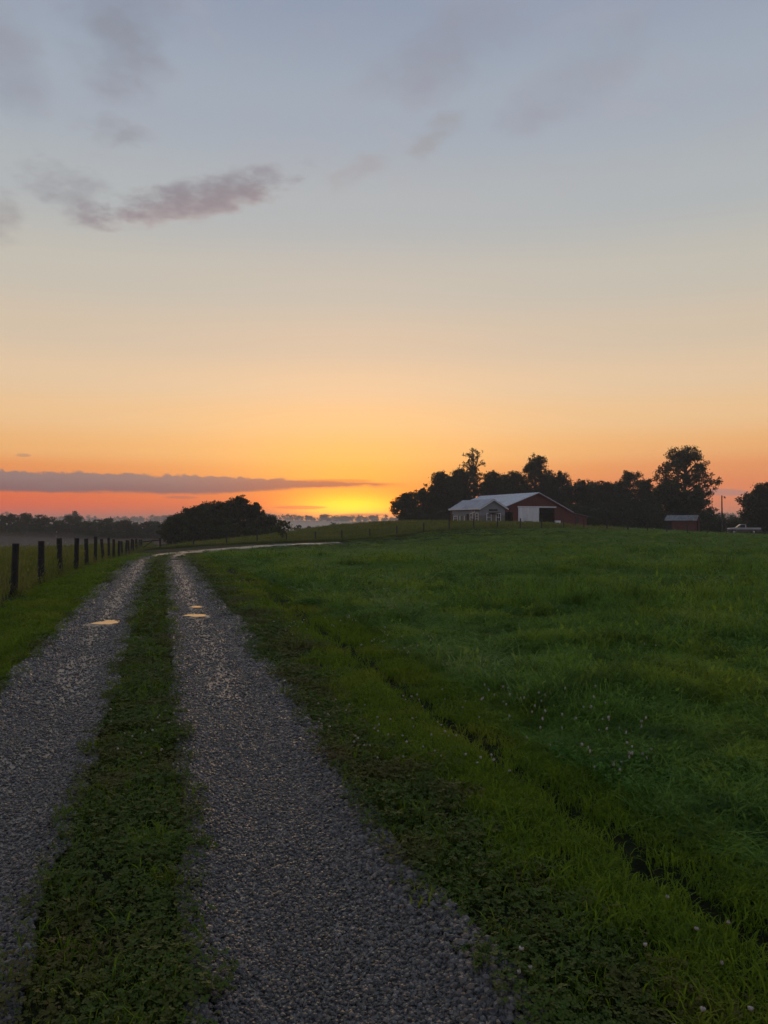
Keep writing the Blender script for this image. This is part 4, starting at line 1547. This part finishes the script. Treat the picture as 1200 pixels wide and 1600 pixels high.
# white trough, dirt mound and shrub near the barn
lx, ly = 31.4, 138.9
tr = empty('feed_trough', (lx, ly, hz(lx, ly)), TH)
tag(tr, 'small white trough on the grass before the barn opening', 'trough')
mb = MB()
mb.box(-0.5, 0.5, -0.22, -0.17, 0.1, 0.75)
mb.box(-0.5, 0.5, 0.17, 0.22, 0.1, 0.75)
mb.box(-0.5, -0.45, -0.17, 0.17, 0.1, 0.75)
mb.box(0.45, 0.5, -0.17, 0.17, 0.1, 0.75)
mb.box(-0.45, 0.45, -0.17, 0.17, 0.1, 0.15)
mb.build('basin', M['white_paint'], tr)
mb = MB()
for a in (-0.4, 0.4):
    mb.box(a - 0.05, a + 0.05, -0.15, 0.15, -0.1, 0.098)
mb.build('foot', M['dark'], tr)
lx, ly = 25.6, 136.6
th = np.linspace(0, 2 * math.pi, 24, endpoint=False)
V, F = [], []
for j, (f, h) in enumerate(((1.0, -0.2), (0.8, 0.2), (0.5, 0.45), (0.2, 0.55))):
    k = 1 + 0.18 * vnoise(np.cos(th) * 2 + j, np.sin(th) * 2, 95)
    V.append(np.c_[lx + np.cos(th) * 1.7 * f * k, ly + np.sin(th) * 0.9 * f * k, np.full(24, h) + hz(lx, ly)])
V = np.concatenate(V)
for j in range(3):
    for i in range(24):
        F.append((j * 24 + i, j * 24 + (i + 1) % 24, (j + 1) * 24 + (i + 1) % 24, (j + 1) * 24 + i))
me = mesh_np('dirt_mound', V, [np.array(F), np.array([[72 + i for i in range(24)]])], True)
tag(link_mesh('dirt_mound', me, M['dirt']), 'low brown dirt mound before the white sliding door', 'mound')
b = tree_at('lone_shrub', 932, 815, 15, 108, 201, None, low=0.0, nlobe=9, leaf=0.13)
tag(b, 'single dark shrub on the grass right of the barn', 'bush')

# --- small red shed
sx_, sy_ = (1041 - 600) / 1200 * 143.5, 143.5
shed = empty('red_shed', (sx_, sy_, hz(sx_ + 2, sy_) - 0.05), R(-35))
tag(shed, 'small red wooden shed with patched metal roof under the trees', 'shed')
Ls, Ds = 5.2, 3.0
mb = MB()
mb.box(1.0, Ls, 0, 0.1, -0.7, 1.95)
mb.box(1.0, 1.1, 0.1, Ds - 0.1, -0.7, 1.95)
mb.box(0.0, Ls, Ds - 0.1, Ds, -0.7, 1.95)
mb.build('wall', M['red_wood'], shed)
mb = MB()
mb.prism([(0.1, -0.7), (0.6, -0.7), (0.6, 1.75), (2.3, 1.75), (2.3, -0.7), (Ds - 0.1, -0.7), (Ds - 0.1, 1.95), (Ds / 2, 2.72), (0.1, 1.95)], 'x', Ls - 0.1, Ls)
mb.build('gable_wall', M['red_wood'], shed)
mb = MB()
mb.prism([(-0.35, 1.87), (Ds / 2, 2.85), (Ds / 2, 2.78), (-0.35, 1.8)], 'x', -0.3, Ls + 0.25)
mb.prism([(Ds / 2, 2.85), (Ds + 0.35, 1.87), (Ds + 0.35, 1.8), (Ds / 2, 2.78)], 'x', -0.3, Ls + 0.25)
rf = mb.build('roof', M['roof_rust'], shed)
mb = MB()
a = -0.1
while a < Ls + 0.2:
    mb.prism([(-0.35, 1.873), (Ds / 2, 2.853), (Ds / 2, 2.88), (-0.35, 1.9)], 'x', a - 0.025, a + 0.025)
    a += 0.65
mb.build('seams', M['roof_rust'], rf)
for b in (0.02, Ds - 0.24):
    MB().box(0.0, 0.12, b, b + 0.12, -0.7, 1.85).build('corner_post', M['post_grey'], shed)
MB().box(0.003, 0.998, 0.0, 0.1, 1.65, 1.93).build('header', M['red_wood'], shed)

# --- lamp pole
lx, ly = (1128 - 600) / 1200 * 139, 139
lp = empty('lamp_pole', (lx, ly, hz(lx, ly)))
tag(lp, 'tall thin wooden pole with a yard lamp near the pickup', 'lamp pole')
ph = (815 - 774) / 1200 * 139 + EYE - lp.location.z
mb = MB().tube([(0, 0, -0.6), (0.02, 0, ph * 0.5), (0, 0, ph)], [0.15, 0.13, 0.1], 9)
mb.build('pole', M['post_grey'], lp)
mb = MB().tube([(0.1, 0, ph - 0.3), (0.3, -0.02, ph - 0.18), (0.5, -0.05, ph - 0.2)], [0.03, 0.03, 0.03], 6)
arm = mb.build('arm', M['wire'], lp)
mb = MB().tube([(0.5, -0.05, ph - 0.16), (0.5, -0.05, ph - 0.3), (0.5, -0.05, ph - 0.44), (0.5, -0.05, ph - 0.5)], [0.06, 0.1, 0.2, 0.19], 10)
mb.build('lamp_head', M['dark'], lp)

# --- white pickup
M['truck_white'] = surf_mat('white car paint', (0.34, 0.33, 0.33), (0.42, 0.41, 0.41), 1.0, 0.35, 0.02, 0.002)
M['truck_low'] = surf_mat('dark lower car paint', (0.05, 0.04, 0.04), (0.08, 0.06, 0.06), 1.0, 0.35, 0.02, 0.002)
M['tyre'] = surf_mat('tyre rubber', (0.012, 0.012, 0.012), (0.025, 0.025, 0.025), 8, 0.85, 0.3, 0.005)
M['chrome'] = surf_mat('dull chrome', (0.35, 0.35, 0.36), (0.5, 0.5, 0.5), 3, 0.25, 0.05, 0.002, None, 0.9)
tx, ty = (1135.5 - 600) / 1200 * 138, 138.0
tk = empty('pickup_truck', (tx, ty, hz(tx + 2.7, ty) + 0.02), R(-14))
tag(tk, 'white pickup truck parked on the grass by the lamp pole', 'pickup truck')


def arch(cx, r, z0, n=7):
    return [(cx + r * math.cos(t), z0 + r * math.sin(t)) for t in np.linspace(math.pi, 0, n)]


W2 = 0.92
side_prof = [(0.0, 0.45)] + [(0.62, 0.42)] + arch(1.05, 0.43, 0.42) + [(1.5, 0.4), (3.85, 0.4)] + arch(4.3, 0.43, 0.42) + [(4.75, 0.42), (5.45, 0.48), (5.48, 0.66), (0.02, 0.66)]
# lower band follows the wheel arches, upper band is white
low_b = MB()
prof = [(0.02, 0.42), (0.6, 0.42)] + [p for p in arch(1.05, 0.45, 0.36) if p[1] > 0.42] + [(1.5, 0.40), (3.85, 0.40)] + [p for p in arch(4.3, 0.45, 0.36) if p[1] > 0.42] + [(4.78, 0.42), (5.46, 0.46), (5.46, 0.817), (0.0, 0.817)]
low_b.prism(prof, 'y', -W2, W2)
low_b.build('lower_body', M['truck_low'], tk)
mb = MB()
mb.prism([(0.0, 0.82), (3.1, 0.82), (3.1, 1.14), (1.6, 1.12), (0.25, 1.03), (0.0, 0.98)], 'y', -W2 - 0.01, W2 + 0.01)
bodyo = mb.build('body', M['truck_white'], tk, 0.03)
mb = MB()
for s_y in (-1, 1):
    mb.box(3.12, 5.46, s_y * W2 - 0.07, s_y * W2 + 0.07, 0.82, 1.13)
mb.box(5.38, 5.47, -W2 + 0.075, W2 - 0.075, 0.82, 1.13)
mb.box(3.12, 5.37, -W2 + 0.075, W2 - 0.075, 0.82, 0.86)
mb.build('bed', M['truck_white'], tk)
MB().prism([(1.55, 1.125), (3.08, 1.145), (3.0, 1.66), (2.2, 1.68)], 'y', -0.76, 0.76).build('cab', M['truck_low'], tk)
mb = MB()
mb.prism([(2.12, 1.66), (3.06, 1.64), (3.0, 1.72), (2.25, 1.74)], 'y', -0.8, 0.8)
for s_y in (-1, 1):
    y0, y1 = (0.765, 0.81) if s_y > 0 else (-0.81, -0.765)
    mb.prism([(1.52, 1.13), (1.64, 1.13), (2.26, 1.66), (2.14, 1.66)], 'y', y0, y1)
    mb.prism([(2.9, 1.14), (3.09, 1.145), (3.04, 1.64), (2.88, 1.64)], 'y', y0, y1)
    mb.prism([(2.0, 1.13), (2.06, 1.13), (2.06, 1.5), (2.0, 1.46)], 'y', y0, y1)
mb.build('cab_frame', M['truck_white'], tk)
MB().prism([(2.08, 1.15), (2.88, 1.155), (2.86, 1.6), (2.3, 1.62), (2.08, 1.46)], 'y', -0.79, -0.762).build('side_window', M['glass'], tk)
MB().add([(1.5, -0.7, 1.16), (1.5, 0.7, 1.16), (2.12, 0.66, 1.66), (2.12, -0.66, 1.66), (1.53, -0.7, 1.14), (1.53, 0.7, 1.14), (2.15, 0.66, 1.64), (2.15, -0.66, 1.64)],
         [(0, 1, 2, 3), (4, 7, 6, 5), (0, 4, 5, 1), (1, 5, 6, 2), (2, 6, 7, 3), (3, 7, 4, 0)]).build('windscreen', M['glass'], tk)
for cx in (1.05, 4.3):
    for s_y in (-1, 1):
        y0 = s_y * (W2 - 0.12)
        wh = MB().tube([(cx, y0 - 0.11, 0.36), (cx, y0 - 0.09, 0.36), (cx, y0 + 0.09, 0.36), (cx, y0 + 0.11, 0.36)], [0.33, 0.36, 0.36, 0.33], 20).build('wheel', M['tyre'], tk)
        MB().tube([(cx, y0 + s_y * 0.112, 0.36), (cx, y0 + s_y * 0.125, 0.36)], [0.2, 0.17], 14).build('rim', M['chrome'], wh)
MB().box(-0.12, 0.0, -W2, W2, 0.42, 0.6).build('front_bumper', M['chrome'], tk)
MB().box(5.475, 5.6, -W2, W2, 0.45, 0.6).build('rear_bumper', M['chrome'], tk)
for s_y in (-1, 1):
    MB().box(-0.03, -0.012, s_y * 0.7 - 0.14, s_y * 0.7 + 0.14, 0.72, 0.9).build('headlight', M['glass'], tk)
    MB().box(5.475, 5.49, s_y * 0.84 - 0.06, s_y * 0.84 + 0.06, 0.7, 1.0).build('tail_light', M['red_wood'], tk)
    MB().box(1.98, 2.06, s_y * 0.93 - 0.1, s_y * 0.93 + 0.1, 1.2, 1.38).build('mirror', M['truck_low'], tk)

# ------------------------------------------------------------------ mist and haze
def volume_mat(name, density, color):
    m = bpy.data.materials.new(name)
    m.use_nodes = True
    t = m.node_tree
    t.nodes.clear()
    out = t.nodes.new('ShaderNodeOutputMaterial')
    v = t.nodes.new('ShaderNodeVolumePrincipled')
    v.inputs['Color'].default_value = (*color, 1)
    v.inputs['Density'].default_value = density
    v.inputs['Anisotropy'].default_value = 0.15
    t.links.new(v.outputs[0], out.inputs['Volume'])
    return m


def mist_bank(cx, cy, rx, ry, z0, z1, dens, label, seed):
    n, m = 48, 10
    th = np.linspace(0, 2 * math.pi, n, endpoint=False)
    V = []
    for j in range(m):
        f = 1 - (j / m) ** 1.5
        k = 1 + 0.14 * vnoise(np.cos(th) * 2.2, np.sin(th) * 2.2, seed)
        zz = z0 + (z1 - z0) * math.sqrt(max(0, 1 - f * f)) + (0.5 * (z1 - z0)) * 0.22 * vnoise(np.cos(th) * 5 * f, np.sin(th) * 5 * f, seed + 1) * (j > 0)
        V.append(np.c_[cx + np.cos(th) * rx * f * k, cy + np.sin(th) * ry * f * k, zz * np.ones(n)])
    V = np.concatenate(V)
    F = [(j * n + i, j * n + (i + 1) % n, (j + 1) * n + (i + 1) % n, (j + 1) * n + i) for j in range(m - 1) for i in range(n)]
    me = mesh_np('mist_bank', V, [np.array(F), np.array([[(m - 1) * n + i for i in range(n)], [n - 1 - i for i in range(n)]])])
    tag(link_mesh('mist_bank', me, volume_mat('mist', dens, (0.82, 0.74, 0.68))), label, None, None, 'stuff')


mist_bank(-30, 640, 330, 240, -13.5, 2.2, 0.010, 'pale mist lying in the valley below the sunset glow', 201)
mist_bank(-260, 500, 190, 70, -13.5, 4.5, 0.010, 'pale mist lying behind the wood on the left', 205)
mist_bank(0, 1010, 900, 110, -13.5, 9.0, 0.0025, 'thin mist veiling the farthest ridge', 213)
mist_bank(-100, 190, 85, 42, -9.5, -1.2, 0.0045, 'thin ground mist at the foot of the wood on the left', 209)

hb = MB().box(-2700, 2700, -1000, 2700, -22, 24).build('haze', volume_mat('haze', 0.00042, (0.95, 0.92, 0.9)))
tag(hb, 'thin evening haze filling the air over the fields', None, None, 'stuff')
